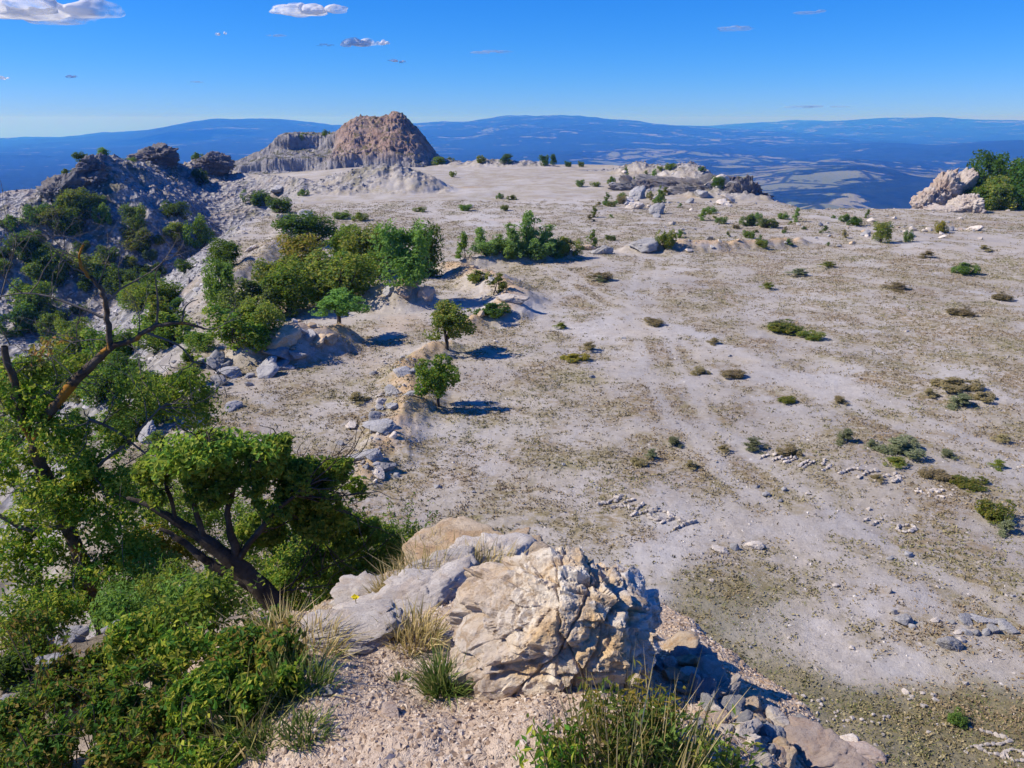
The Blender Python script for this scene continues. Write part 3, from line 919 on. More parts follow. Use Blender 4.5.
def mat_leaf(name, dark, mid, light, yellow=None, yamt=.12, trans=.48):
    s = NT(name)
    g = s.n('ShaderNodeNewGeometry')
    isl = g.outputs['Random Per Island']
    oi = s.n('ShaderNodeObjectInfo').outputs['Random']
    p = s.obj()
    n = s.noise(p, 2.2, 3, .6)
    c = s.ramp(s.math('ADD', s.math('MULTIPLY', isl, .7), s.math('MULTIPLY_ADD', n, .8, -.22)), [(.1, dark), (.5, mid), (.95, light)])
    if yellow:
        c = s.mix(s.ramp(s.math('ADD', s.math('MULTIPLY', isl, .5), s.math('MULTIPLY', s.noise(p, 1.1, 3, .6), .8)), [(1-yamt-.25, 0), (1-yamt-.15, .9)]), c, yellow)
    v = s.n('ShaderNodeHueSaturation'); s.l(c, v.inputs['Color'])
    s.l(s.math('MULTIPLY_ADD', oi, .5, .75), v.inputs['Value']); s.l(s.math('MULTIPLY_ADD', oi, .03, .485), v.inputs['Hue'])
    c = v.outputs[0]
    d = s.n('ShaderNodeBsdfPrincipled'); s.l(c, d.inputs['Base Color']); d.inputs['Roughness'].default_value = .55; d.inputs['Specular IOR Level'].default_value = .12
    t = s.n('ShaderNodeBsdfTranslucent'); s.l(s.mix(.5, c, (.30, .42, .03)), t.inputs[0])
    m = s.n('ShaderNodeMixShader'); m.inputs[0].default_value = trans
    s.l(d.outputs[0], m.inputs[1]); s.l(t.outputs[0], m.inputs[2]); s.l(m.outputs[0], s.out.inputs[0])
    return s.m
LEAF = {
    'dark': mat_leaf('dark_leaves', (0.037, 0.083, 0.018), (0.070, 0.147, 0.028), (0.123, 0.220, 0.047)),
    'green': mat_leaf('green_leaves', (0.057, 0.137, 0.023), (0.107, 0.230, 0.036), (0.182, 0.330, 0.058), (0.329, 0.350, 0.051), .08),
    'bright': mat_leaf('bright_leaves', (.10, .19, .04), (.16, .29, .06), (.24, .38, .09)),
    'olive': mat_leaf('olive_leaves', (0.090, 0.137, 0.028), (0.165, 0.230, 0.048), (0.248, 0.313, 0.070), (0.362, 0.313, 0.065), .10),
    'yellow': mat_leaf('yellowing_leaves', (0.165, 0.184, 0.032), (0.264, 0.267, 0.045), (0.395, 0.367, 0.065), (0.494, 0.367, 0.065), .2),
    'grey': mat_leaf('grey_green_leaves', (0.099, 0.147, 0.051), (0.165, 0.230, 0.080), (0.248, 0.313, 0.115)),
    'lush': mat_leaf('lush_leaves', (0.040, 0.112, 0.016), (0.090, 0.224, 0.028), (0.201, 0.382, 0.055), (0.522, 0.493, 0.071), .10, .52),
    'under': mat_leaf('undergrowth_leaves', (0.029, 0.077, 0.012), (0.068, 0.161, 0.023), (0.142, 0.257, 0.040), (0.282, 0.167, 0.048), .10, .46),
    'russet': mat_leaf('russet_leaves', (0.165, 0.064, 0.026), (0.329, 0.129, 0.051), (0.494, 0.257, 0.090)),
}
LEAF['straw'] = mat_leaf('straw_leaves', (.22, .17, .09), (.34, .27, .14), (.46, .38, .21), None, 0, .35)
LEAF['sunny'] = mat_leaf('sunny_leaves', (.085, .165, .03), (.15, .28, .045), (.25, .39, .07), (.38, .40, .06), .08, .52)
LEAF['sage'] = mat_leaf('sage_leaves', (.12, .135, .07), (.19, .205, .11), (.27, .275, .16), None, 0, .3)
LEAF['pale'] = mat_leaf('pale_leaves', (.15, .25, .07), (.23, .36, .10), (.33, .46, .14), None, 0, .45)
def mat_bark(name, a, b, lichen=None, amt=.0):
    s = NT(name); p = s.obj()
    c = s.mix(s.ramp(s.noise(p, 7, 5, .7, .5), [(.35, 0), (.65, 1)]), a, b)
    if lichen:
        c = s.mix(s.ramp(s.noise(p, 3.2, 4, .6, .3), [(.56, 0), (.62, amt)]), c, lichen)
    return s.finish(c, s.bump(s.noise(p, 22, 6, .8), .9, .02), .95, .05)
BARK = mat_bark('bark', (.045, .036, .028), (.12, .10, .08))
BARK_G = mat_bark('grey_bark', (.10, .09, .075), (.22, .20, .175))
BARK_L = mat_bark('lichen_bark', (.055, .04, .03), (.16, .13, .10), (.42, .20, .03), .85)

# ---- shrubs and small trees of the quarry: a few unit shapes, each copied with its own size and leaves
def shrub_shape(seed, kind):
    rng = np.random.default_rng(seed)
    bl = []
    if kind == 'round':
        for i in range(14):
            a = rng.uniform(0, 6.28); q = rng.uniform(.05, .30)
            bl.append((q*math.cos(a), q*math.sin(a), rng.uniform(.18, .68), rng.uniform(.15, .26), rng.uniform(.15, .26), rng.uniform(.2, .30)))
        n, L = 5200, .050
    elif kind == 'low':
        for i in range(10):
            a = rng.uniform(0, 6.28); q = rng.uniform(.05, .34)
            bl.append((q*math.cos(a), q*math.sin(a), rng.uniform(.2, .55), rng.uniform(.12, .2), rng.uniform(.12, .2), rng.uniform(.25, .4)))
        n, L = 3800, .055
    elif kind == 'tree':
        for i in range(14):
            a = rng.uniform(0, 6.28); q = rng.uniform(.05, .33)
            bl.append((q*math.cos(a), q*math.sin(a), rng.uniform(.38, .82), rng.uniform(.12, .2), rng.uniform(.12, .2), rng.uniform(.11, .18)))
        n, L = 4600, .048
    elif kind == 'cone':
        for i in range(12):
            h = i/11; q = .30*(1-h)*.75; a = i*2.4
            bl.append((q*math.cos(a), q*math.sin(a), .12+.78*h, .25*(1-h)+.07, .25*(1-h)+.07, .14))
        n, L = 2200, .075
    elif kind == 'feather':
        for i in range(34):
            a = rng.uniform(0, 6.28); h = rng.uniform(.04, .9); q = rng.uniform(.04, .36)*(1.15-.95*h)
            bl.append((q*math.cos(a), q*math.sin(a), h, .12, .12, .085))
        n, L = 2600, .05
    P, N = cloud(rng, bl, n, (.12 if kind != 'feather' else .06), .16, .4, .45 if kind != 'feather' else .1, seed)
    P[:, 2] = np.maximum(P[:, 2], .02)
    V, F = kites(P, N, L, L*.62, rng)
    limbs = []
    top = {'tree': .8, 'round': .6, 'low': .5, 'cone': .95, 'feather': .9}[kind]
    if kind == 'tree':
        limbs.append(([(0, 0, -.05), (.01, 0, .15), (-.02, .01, .34), (.02, 0, .6)], [.035, .028, .024, .01]))
    for i in range({'cone': 1, 'feather': 3}.get(kind, 10)):
        b = bl[int(rng.integers(len(bl)))]
        s0 = (0, 0, .22) if kind == 'tree' else (rng.normal()*.05, rng.normal()*.05, -.05)
        mid = (b[0]*.5+rng.normal()*.03, b[1]*.5+rng.normal()*.03, (s0[2]+b[2])*.55)
        limbs.append(([s0, mid, (b[0], b[1], min(b[2]+.1, top))], [.016, .012, .004]))
    TV, TF = tubes(limbs, 5)
    return V, F, TV, TF
_SH = {}
def shrub_lib(kind, leaf, bark):
    key = (kind, leaf)
    if key not in _SH:
        o = []
        for i in range(3 if kind in ('round', 'low') else 2):
            V, F, TV, TF = _SHV.setdefault((kind, i), shrub_shape(hash_(kind)+i*13, kind))
            o.append((mesh_np('crown', V, F, LEAF[leaf], False), mesh_mixed('stem', TV, TF, bark)))
        _SH[key] = o
    return _SH[key]
_SHV = {}
def hash_(s): return sum(ord(c)*(i+3) for i, c in enumerate(s))
vr = np.random.default_rng(5)
def plant(name, label, cat, px, py, w, h, kind, leaf, group=None, depth=None, sink=.03, parts=True, bark=None, y=None):
    """px, py: pixel of the foot; w, h: size in pixels"""
    if y is None:
        p, t = GT(px, py)
    else:
        p = D(px, py, y); t = y*1.02; p[2] = min(p[2], gz_at(p[0], p[1])+.3)
    k = t/FPX
    lib = shrub_lib(kind, leaf, bark or BARK)
    cm, tm = lib[int(vr.integers(len(lib)))]
    wx = w*k/.92; hz = h*k/.97
    dy = wx if depth is None else depth*k
    loc = (p[0], p[1]+dy*.12, p[2]-sink*hz)
    rz = vr.uniform(-.6, .6)+(math.pi if vr.random() < .5 else 0)
    if parts:
        e = link(name, None, loc=loc, rot=(0, 0, rz), scale=(wx, dy, hz))
        link('crown', cm, e); link('stem', tm, e)
    else:
        e = link(name, cm, loc=loc, rot=(0, 0, rz), scale=(wx, dy, hz))
    tag(e, label, cat, group)
    return e

G1 = 'shrubs of the thicket by the gully'
TH = [  # the thicket left of the road: px, foot y, w, h, kind, leaf, label
    (404, 279, 50, 58, 'round', 'bright', 'tallest shrub of the thicket, bright green with a dark shaded right side'),
    (425, 276, 30, 54, 'round', 'dark', 'dark green shrub leaning on the right of the tallest bright shrub'),
    (372, 274, 54, 46, 'round', 'olive', 'olive shrub left of the tallest bright one, touching it'),
    (350, 268, 42, 42, 'round', 'green', 'mid green shrub behind the middle of the thicket'),
    (305, 243, 52, 30, 'round', 'dark', 'round dark green bush standing alone above the thicket'),
    (300, 277, 42, 42, 'round', 'yellow', 'yellowing olive shrub at the back of the thicket'),
    (336, 304, 66, 52, 'round', 'olive', 'wide olive shrub in the middle of the thicket'),
    (360, 290, 50, 40, 'round', 'green', 'dense green shrub above the mound shadow in the thicket'),
    (272, 296, 46, 42, 'low', 'olive', 'feathery olive shrub at the left end of the thicket'),
    (288, 312, 56, 46, 'round', 'green', 'mid green shrub low in the thicket behind the rubble mound'),
    (248, 318, 48, 40, 'low', 'grey', 'loose grey green shrub on the left lower side of the thicket'),
    (238, 348, 62, 46, 'low', 'green', 'lowest shrub of the thicket, behind the pile of grey stones'),
    (262, 340, 44, 42, 'round', 'olive', 'dull olive shrub squeezed between the lowest shrub and the mound'),
    (310, 300, 44, 44, 'low', 'olive', 'thin olive shrub in the hollow of the thicket'),
    (222, 312, 32, 52, 'round', 'bright', 'slim upright bright green bush on the pale slope edge'),
]
for px, py, w, h, k, lf, lb in TH:
    plant('shrub', lb, 'shrub', px, py+3, w*1.28, h*1.22, k, lf, G1, depth=w*1.5)
plant('small_tree', 'small bright yellow green tree growing out of the rubble mound', 'tree', 337, 324, 66, 34, 'tree', 'bright')
plant('small_tree', 'small round green tree with one thin trunk on the stony berm', 'tree', 438, 410, 58, 62, 'tree', 'green')
plant('small_tree', 'sparse olive tree standing behind the round green tree on the berm', 'tree', 446, 352, 62, 52, 'tree', 'olive')
LONE = [
    (224, 268, 42, 32, 'round', 'dark', 'dark green bush on the upper part of the pale gravel slope'),
    (253, 206, 36, 18, 'low', 'dark', 'flat dark bush at the top of the slope, left of a pair'),
    (279, 213, 31, 20, 'low', 'dark', 'flat dark bush at the top of the slope, right of a pair'),
    (199, 248, 34, 38, 'low', 'green', 'green shrub trailing down the slope under the flat dark pair'),
    (160, 314, 56, 38, 'round', 'green', 'wide green bush low in the gully beside the pale slope'),
    (135, 228, 28, 28, 'round', 'green', 'rounded green bush in the middle of the left hillside'),
    (173, 220, 32, 22, 'round', 'dark', 'dark bush at the foot of the grey rubble on the left hillside'),
    (70, 232, 42, 36, 'round', 'dark', 'largest dark bush on the shadowed left hillside'),
    (103, 224, 20, 24, 'low', 'green', 'narrow green bush beside the largest dark bush of the hillside'),
    (100, 206, 16, 14, 'low', 'grey', 'small grey green bush under the left peak'),
    (26, 262, 46, 34, 'round', 'dark', 'dark bush low on the left shoulder of the hillside'),
    (50, 285, 50, 40, 'round', 'green', 'green bush below the dark one on the left shoulder'),
    (12, 232, 26, 20, 'low', 'green', 'bush by the outline of the left shoulder'),
    (88, 280, 46, 34, 'low', 'olive', 'loose olive bush in the lower hillside scrub'),
    (122, 300, 44, 36, 'round', 'dark', 'dark bush in the gully bottom under the hillside'),
    (30, 318, 50, 44, 'round', 'green', 'mid green bush behind the bare branches at the foot of the hillside'),
    (186, 272, 26, 16, 'low', 'dark', 'small dark bush half way down the pale slope'),
    (160, 245, 16, 12, 'low', 'olive', 'tiny olive bush among the broken rock of the hillside'),
    (150, 262, 20, 14, 'low', 'grey', 'grey tuft of scrub on the reddish part of the hillside'),
]
for px, py, w, h, k, lf, lb in LONE:
    plant('bush', lb, 'bush', px, py, w, h, k, lf, 'bushes on the gully slopes')
hr = np.random.default_rng(303)
for i in range(34):
    px = hr.uniform(-5, 185); lo = 205 if px > 60 else 225-px*.2
    py = hr.uniform(lo, 335)
    if px > 120 and py < 225: continue
    w = hr.uniform(16, 44)
    plant('scrub_bush', 'scrub bush on the broken rock of the left hillside', 'bush', px, py, w, w*hr.uniform(.5, .8), ['low', 'round'][i % 2], ['dark', 'green', 'dark', 'olive'][i % 4], 'scrub of the left hillside')
for i in range(40):
    px = hr.uniform(-10, 205); py = hr.uniform(335, 470)
    if px > 170 and py > 400: continue
    w = hr.uniform(34, 74)
    plant('scrub_bush', 'scrub bush behind the bare limbs, on the stony drop beside the road', 'bush', px, py, w, w*hr.uniform(.5, .85), ['low', 'round', 'feather'][i % 3], ['green', 'dark', 'olive', 'sunny', 'green'][i % 5], 'scrub behind the bare limbs')
# row of saplings behind the ochre berm
SAP = [(528, 258, 30, 46, 'feather', 'pale', 'tallest light green sapling of the row behind the ochre berm'),
       (512, 258, 30, 34, 'feather', 'pale', 'pale sapling next to the tallest of the row'),
       (546, 258, 32, 32, 'feather', 'pale', 'olive sapling on the right of the tallest in the row'),
       (520, 258, 34, 22, 'low', 'pale', 'bushy low growth at the foot of the tallest sapling'), (538, 259, 30, 20, 'low', 'pale', 'bushy low growth right of the tallest sapling'),
       (487, 257, 26, 18, 'low', 'pale', 'bushy low growth near the left end of the row'), (505, 259, 26, 20, 'low', 'pale', 'bushy low growth left of the tallest sapling'), (553, 259, 26, 18, 'low', 'pale', 'bushy low growth near the right end of the row'),
       (566, 257, 24, 22, 'low', 'olive', 'low olive bush closing the sapling row by the dark boulder'),
       (480, 254, 20, 26, 'feather', 'pale', 'grey green sapling at the left end of the row'),
       (464, 258, 16, 26, 'feather', 'green', 'thin green sapling between the thicket and the row'),
       (497, 257, 24, 22, 'feather', 'pale', 'leafy low sapling filling the gap in the row'),
       (592, 248, 12, 18, 'feather', 'green', 'single small sapling left of the dark boulder'),
       (666, 250, 17, 22, 'low', 'olive', 'upright yellow green shrub beside the ochre earth heap'),
       (478, 283, 18, 14, 'low', 'olive', 'bush growing on the crest of the ochre berm'),
       (497, 294, 22, 20, 'feather', 'olive', 'thin bush halfway along the ochre berm'),
       (494, 318, 28, 16, 'low', 'dark', 'dark low bush under a slab on the ochre berm')]
for px, py, w, h, k, lf, lb in SAP:
    plant('sapling', lb, 'sapling', px, py, w*1.6, h*1.05, k, lf, 'saplings and bushes around the ochre berm')
FAR = [(438, 165, 20, 9, 'round', 'green'), (450, 163, 10, 7, 'low', 'olive'), (480, 163, 14, 9, 'low', 'olive'), (507, 163, 16, 10, 'round', 'dark'),
       (544, 165, 12, 12, 'round', 'dark'), (553, 165, 9, 12, 'round', 'dark'), (568, 167, 9, 7, 'low', 'dark'), (581, 167, 8, 7, 'low', 'green'),
       (660, 203, 13, 17, 'cone', 'green'), (650, 198, 9, 8, 'low', 'olive'), (612, 184, 11, 9, 'low', 'green'), (627, 181, 9, 10, 'cone', 'green'),
       (634, 184, 6, 8, 'cone', 'olive'), (580, 187, 12, 9, 'low', 'grey'), (595, 187, 14, 6, 'low', 'olive'), (718, 188, 16, 13, 'round', 'dark'), (712, 186, 10, 10, 'low', 'green'),
       (671, 170, 14, 8, 'round', 'green'), (660, 171, 9, 6, 'low', 'olive'), (702, 171, 9, 5, 'low', 'green'), (453, 177, 10, 7, 'low', 'olive'),
       (500, 199, 10, 7, 'low', 'grey'), (512, 200, 12, 6, 'low', 'olive'), (465, 211, 20, 8, 'low', 'green'), (505, 211, 12, 7, 'low', 'olive'), (340, 219, 26, 9, 'low', 'green'), (360, 221, 20, 10, 'low', 'olive'), (420, 212, 16, 6, 'low', 'olive'), (303, 196, 14, 8, 'low', 'green'), (336, 163, 16, 8, 'low', 'olive'), (425, 163, 18, 10, 'round', 'green')]
FARL = ['round green bush just beyond the foot of the butte', 'small olive bush on the far rim next to the butte bush', 'olive bush on the far rim near the middle of the quarry', 'dark rounded bush on the far rim beside an olive one',
        'left of the two dark bushes touching on the far rim', 'right of the two dark bushes touching on the far rim', 'small dark bush just past the touching pair on the rim', 'little green bush on the rim nearest the gravel mounds',
        'cone shaped green shrub in front of the dark ledge', 'small olive bush leaning on the cone shaped shrub', 'green bush in the middle of the far gravel flat', 'slim green shrub left of a smaller slim one',
        'tiny slim olive shrub on the far flat', 'grey bush on the far flat, left of a flat olive one', 'flat olive bush on the far flat', 'dark bush tucked behind the shelf of rock', 'green bush beside the dark bush behind the rock shelf',
        'green bush on top of the pale far mound', 'olive bush on the left of the pale far mound', 'low green bush at the right end of the far mound', 'yellowish bush alone on the flat right of the butte',
        'grey bush along the earth line in the far flat', 'olive bush along the earth line in the far flat', 'green bush by a white stone above the thicket', 'olive bush past the white stone on the earth line', 'low green bush in the line behind the thicket', 'olive bush in the line behind the thicket', 'flat olive bush right of the line behind the thicket', 'thin green bush at the foot of the grey gravel mound', 'olive bush under the lower cliff of the butte', 'green bush at the right foot of the butte']
for (px, py, w, h, k, lf), lb in zip(FAR, FARL):
    plant('bush', lb, 'bush', px, py, w, h, k, lf, 'small bushes across the far quarry', parts=False)
RB = [(882, 243, 22, 24, 'round', 'olive', 'yellow green bush casting a dark shadow on the right of the quarry'),
      (856, 226, 18, 11, 'low', 'dark', 'dark flat bush at the rim left of the pale crag'),
      (941, 233, 18, 14, 'low', 'yellow', 'yellowish bush in front of the tall leaning crag'),
      (908, 242, 14, 14, 'low', 'grey', 'grey scrub between the shadowed bush and the yellowish bush'),
      (868, 218, 10, 9, 'feather', 'grey', 'thin weed on the rim beside the dark flat bush'),
      (797, 222, 14, 15, 'feather', 'pale', 'thin light green sapling at the rim by the drop'),
      (768, 228, 22, 12, 'low', 'grey', 'pale low scrub under the dark upright rock'),
      (750, 226, 24, 14, 'low', 'grey', 'grey green scrub beside the ledge end'),
      (967, 275, 30, 14, 'low', 'bright', 'bright green prostrate bush on the gravel at the right'),
      (800, 277, 40, 9, 'feather', 'olive', 'long flat grey green patch of scrub'),
      (652, 461, 24, 14, 'low', 'grey', 'round grey green bush on the bare gravel, left of its flatter neighbour'),
      (674, 448, 30, 12, 'low', 'grey', 'flat grey green bush behind the round one'),
      (754, 450, 42, 14, 'low', 'grey', 'wide flat bush alone in the middle of the gravel'),
      (848, 444, 34, 18, 'low', 'green', 'green mat of scrub left of a longer dark one'),
      (872, 450, 24, 12, 'low', 'dark', 'small dark mat linking two green mats of scrub'),
      (906, 456, 58, 20, 'low', 'green', 'long green mat of scrub on the right half of the floor'),
      (948, 459, 30, 10, 'low', 'olive', 'brownish end of the long mat of scrub'),
      (996, 520, 46, 24, 'low', 'olive', 'yellow green bush near the circle of white stones'),
      (1010, 534, 34, 16, 'low', 'dark', 'dark scrub in the shade below the yellow green bush'),
      (955, 724, 26, 16, 'low', 'bright', 'small bright green plant in the turf by the white stone lettering'),
      (965, 408, 44, 16, 'low', 'olive', 'brownish grey scrub on the worn hump at the right'),
      (782, 330, 40, 10, 'low', 'olive', 'flat olive scrub on the middle of the floor'),
      (600, 282, 26, 8, 'low', 'olive', 'flat dead looking scrub below the pale boulder'),
      (575, 362, 34, 8, 'low', 'yellow', 'flat yellow green mat of scrub right of the berm tree')]
for px, py, w, h, k, lf, lb in RB:
    if py > 265 and px not in (967, 955, 996) and lf != 'yellow': lf = 'sage'; k = 'feather' if w < 45 else 'low'; h *= .85
    plant('bush', lb, 'bush', px, py, w, h, k, lf, 'bushes scattered over the quarry floor', parts=h > 10)
dg = np.random.default_rng(515)
for px, py, w, h in [(600, 282, 30, 9), (782, 332, 44, 10), (812, 340, 30, 8), (960, 392, 50, 12), (985, 402, 30, 9), (930, 398, 24, 8), (900, 470, 40, 9), (935, 480, 34, 9), (970, 486, 44, 8), (1000, 470, 24, 9), (880, 484, 26, 7), (590, 352, 30, 8), (735, 380, 30, 8), (700, 375, 22, 7),
        (715, 345, 22, 6), (655, 325, 26, 6), (560, 330, 22, 6), (1005, 445, 30, 8), (790, 405, 22, 7), (840, 405, 26, 7), (790, 455, 26, 8), (725, 455, 24, 8), (690, 470, 22, 8), (640, 465, 22, 8), (355, 405, 36, 10), (770, 290, 26, 6), (900, 290, 40, 6), (960, 315, 34, 7), (1000, 300, 26, 7), (830, 268, 30, 5), (930, 258, 26, 6), (985, 252, 22, 6)]:
    plant('dry_grass_clump', 'dry straw brown grass clump on the open gravel floor', 'grass clump', px, py, w*1.1, h*1.15, 'feather' if dg.random() < .5 else 'low', 'straw' if dg.random() < .7 else 'olive', 'dry grass clumps of the floor', parts=False)
for i in range(46):
    px = dg.uniform(585, 850); py = dg.uniform(172, 245) if px < 740 else dg.uniform(216, 248)
    w = dg.uniform(6, 17)
    plant('scrub_bush', 'low scrub on the stony ground before the far rim', 'bush', px, py, w, w*dg.uniform(.4, .75), ['low', 'feather'][i % 2], ['olive', 'grey', 'green', 'straw', 'pale'][i % 5], 'scrub before the far rim', parts=False)
# trees on the right rim behind the crag
RT = [(985, 207, 40, 54, 'round', 'dark', 'dark tree rising highest behind the pale crag'), (1012, 207, 46, 44, 'round', 'green', 'green tree right of the highest dark tree on the rim'),
      (968, 212, 34, 32, 'round', 'dark', 'dark low tree squeezed between the rocks of the pale crag'), (998, 212, 36, 34, 'round', 'olive', 'olive yellow tree in front of the dark tree on the rim'),
      (1032, 206, 40, 52, 'round', 'dark', 'dark tree cut by the picture edge on the rim'), (985, 212, 24, 26, 'round', 'green', 'young green tree beside the short white rock'), (1022, 210, 30, 26, 'round', 'green', 'low green tree in front at the end of the rim')]
for i, (px, py, w, h, k, lf, lb) in enumerate(RT):
    plant('rim_tree', lb, 'tree', px, py, w*1.1, h*1.1, k, lf, 'trees on the right rim', y=128-(i > 2)*4)
EDG = [(80, 160, 16, 12, 'round', 'dark', 'dark bush on the left side of the peak top', 150), (102, 158, 14, 11, 'round', 'bright', 'bright bush on the very top of the left peak', 150),
       (128, 168, 18, 12, 'low', 'green', 'bush in the notch between the peak and the dark crag', 165), (143, 150, 9, 11, 'round', 'green', 'little round tree standing beside the dark crag', 180),
       (163, 141, 16, 7, 'low', 'olive', 'olive scrub on top of the dark crag', 180), (196, 152, 14, 8, 'low', 'bright', 'bright scrub left of the low broken crag', 186), (198, 168, 16, 16, 'round', 'dark', 'dark bush at the foot of the low broken crag', 178),
       (66, 176, 12, 8, 'low', 'green', 'scrub on the skyline of the left shoulder', 148)]
for px, py, w, h, k, lf, lb, yy in EDG:
    plant('bush', lb, 'bush', px, py, w, h, k, lf, 'bushes on the crags', y=yy)
for px, py, w, h, lb in [(326, 136, 10, 6, 'bush on the left end of the butte top'), (348, 137, 14, 5, 'scrub on the flat shoulder of the butte'), (362, 131, 10, 6, 'bush in the notch below the butte summit'), (372, 125, 8, 5, 'bush on the edge of the butte ridge'), (305, 142, 16, 8, 'scrub on the sloping left edge of the butte'), (290, 150, 14, 8, 'scrub low on the left edge of the butte'), (350, 147, 12, 12, 'bush in front of the grey upper cliff of the butte')]:
    g = D(px, py, 258)
    e = link('bush', shrub_lib('low', 'green', BARK)[0][0], loc=(g[0], g[1], g[2]-.6), scale=(w*.36, w*.36, h*.5))
    tag(e, lb, 'bush', 'bushes on the butte')
# ------------------------------------------------------------------ foreground trees, shrubs, grass
fr = np.random.default_rng(23)
def PD(lst, y0):
    """(px, py, radius in px[, depth]) -> points and radii in the place"""
    P, R = [], []
    for q in lst:
        y = q[3] if len(q) > 3 else y0
        P.append(D(q[0], q[1], y)); R.append(q[2]*y/FPX/.95)
    return np.array(P), np.array(R)
def wobble(P, R, n=4, amp=.5, rng=fr):
    """finer, slightly crooked limb"""
    t = np.linspace(0, len(P)-1, (len(P)-1)*n+1)
    i = np.minimum(t.astype(int), len(P)-2); f = (t-i)[:, None]
    Pm = np.concatenate([P[:1], P, P[-1:]])
    a, b, c, d = Pm[i], Pm[i+1], Pm[i+2], Pm[i+3]
    Q = .5*((2*b)+(-a+c)*f+(2*a-5*b+4*c-d)*f*f+(-a+3*b-3*c+d)*f**3)
    r = R[i]*(1-f[:, 0])+R[i+1]*f[:, 0]
    Q = Q+rng.normal(size=Q.shape)*(r*amp)[:, None]
    return Q, r*rng.uniform(.88, 1.12, len(r))
def twigs(start, dir0, length, rad, depth, rng, spread=.6, up=.15, segs=5):
    """dead branching twigs"""
    o = []
    P = [np.array(start)]; d = np.array(dir0, float); d /= np.linalg.norm(d)
    for k in range(segs):
        d = d+rng.normal(size=3)*.22+np.array([0, 0, up*.3]); d /= np.linalg.norm(d)
        P.append(P[-1]+d*length/segs)
        if depth > 0 and k > 0 and rng.random() < .8:
            e = d+rng.normal(size=3)*spread
            o += twigs(P[-1], e, length*rng.uniform(.4, .7), rad*.6, depth-1, rng, spread, up, max(3, segs-1))
    o.append((np.array(P), np.linspace(rad, rad*.35, segs+1)))
    return o
def blobs_px(lst, y0):
    o = []
    for q in lst:
        y = q[4] if len(q) > 4 else y0
        c = D(q[0], q[1], y); k = y/FPX/.95
        o.append((c[0], c[1], c[2], q[2]*k*.5, (q[2]+q[3])*k*.28, q[3]*k*.5))
    return o
def crown_mesh(name, blobs, n, L, Wd, leaf, seed, gap=.15, gs=.30, shell=.25, origin=(0, 0, 0)):
    rng = np.random.default_rng(seed)
    P, N = cloud(rng, blobs, n, gap, gs, .5, shell, seed)
    g = H(P[:, 0], P[:, 1], False)
    k = P[:, 2] > g+.01
    P, N = P[k], N[k]
    V, F = kites(P, N, L, Wd, rng)
    return mesh_np(name, V-np.array(origin), F, LEAF[leaf], False)
def stems_for(blobs, foot, n, rng, r0=.02):
    o = []
    for i in range(n):
        b = blobs[int(rng.integers(len(blobs)))]
        c = np.array(b[:3])+rng.normal(size=3)*np.array(b[3:])*.3
        f = np.array(foot)+np.array([rng.normal()*.10, rng.normal()*.10, -.1])
        m = (f+c)*.5+rng.normal(size=3)*.10+np.array([0, 0, .12])
        o.append(wobble(np.array([f, m, c]), np.array([r0, r0*.7, r0*.25]), 3, .3, rng))
    return o
def carry(blobs, limbs, rng, per=5, r0=.007):
    V = np.concatenate([l[0] for l in limbs]); o = []
    for b in blobs:
        for k in range(per):
            c = np.array(b[:3])+rng.normal(size=3)*np.array(b[3:])*.45
            q = V[np.argmin(((V-c)**2).sum(1)+rng.random(len(V))*.02)]
            d = c-q; L = np.linalg.norm(d)
            if L > .08: o += twigs(q, d, L*1.15, r0, 1, rng, .45, .15)
    return o
def own(name, label, cat, foot, parts, group=None):
    e = link(name, None, loc=foot)
    tag(e, label, cat, group)
    for nm, me in parts:
        link(nm, me, e)
    return e
def shift(limbs, o):
    return [(P-np.array(o), R) for P, R in limbs]

# gnarled half-dead tree at the left
YA = 6.7
foot = D(114, 690, YA); foot[2] = gz_at(foot[0], foot[1])
main = [wobble(*PD([(120, 740, 11.56), (112, 676, 10.20), (104, 630, 8.84), (88, 580, 8.16), (66, 522, 7.48), (44, 474, 6.80), (36, 442, 6.12), (52, 409, 5.44), (76, 380, 4.76), (100, 357, 4.08), (112, 346, 3.40)], YA), 4, .05)]
limbs = [
    [(112, 348, 3.40), (108, 326, 2.86), (105, 300, 2.45), (98, 284, 2.04), (86, 273, 1.63), (79, 258, 1.22), (84, 243, 0.75)],
    [(112, 347, 3.13), (136, 338, 2.58), (156, 326, 2.18), (180, 323, 1.63), (205, 329, 0.82)],
    [(156, 326, 1.36), (158, 303, 0.95), (155, 276, 0.54)], [(182, 323, 1.02), (186, 306, 0.75), (198, 299, 0.41)], [(148, 333, 1.36), (178, 345, 1.02), (194, 362, 0.61)],
    [(105, 318, 1.63), (80, 308, 1.22), (50, 297, 0.95), (22, 293, 0.75), (-10, 299, 0.54)], [(106, 302, 1.50), (120, 290, 1.02), (137, 280, 0.75), (152, 271, 0.48)],
    [(-12, 424, 2.04), (8, 412, 1.77), (28, 400, 1.36), (52, 392, 0.82)], [(4, 345, 3.40), (14, 385, 4.08), (26, 425, 4.76), (36, 450, 4.76)],
    [(52, 520, 2.72), (95, 470, 2.04), (130, 440, 1.50), (160, 408, 0.82)], [(90, 420, 2.04), (118, 432, 1.50), (150, 458, 0.95)], [(66, 524, 3.40), (30, 530, 2.72), (-10, 510, 2.04)],
]
LB = [wobble(*PD(l, YA), 4, .25) for l in limbs]
tw = []
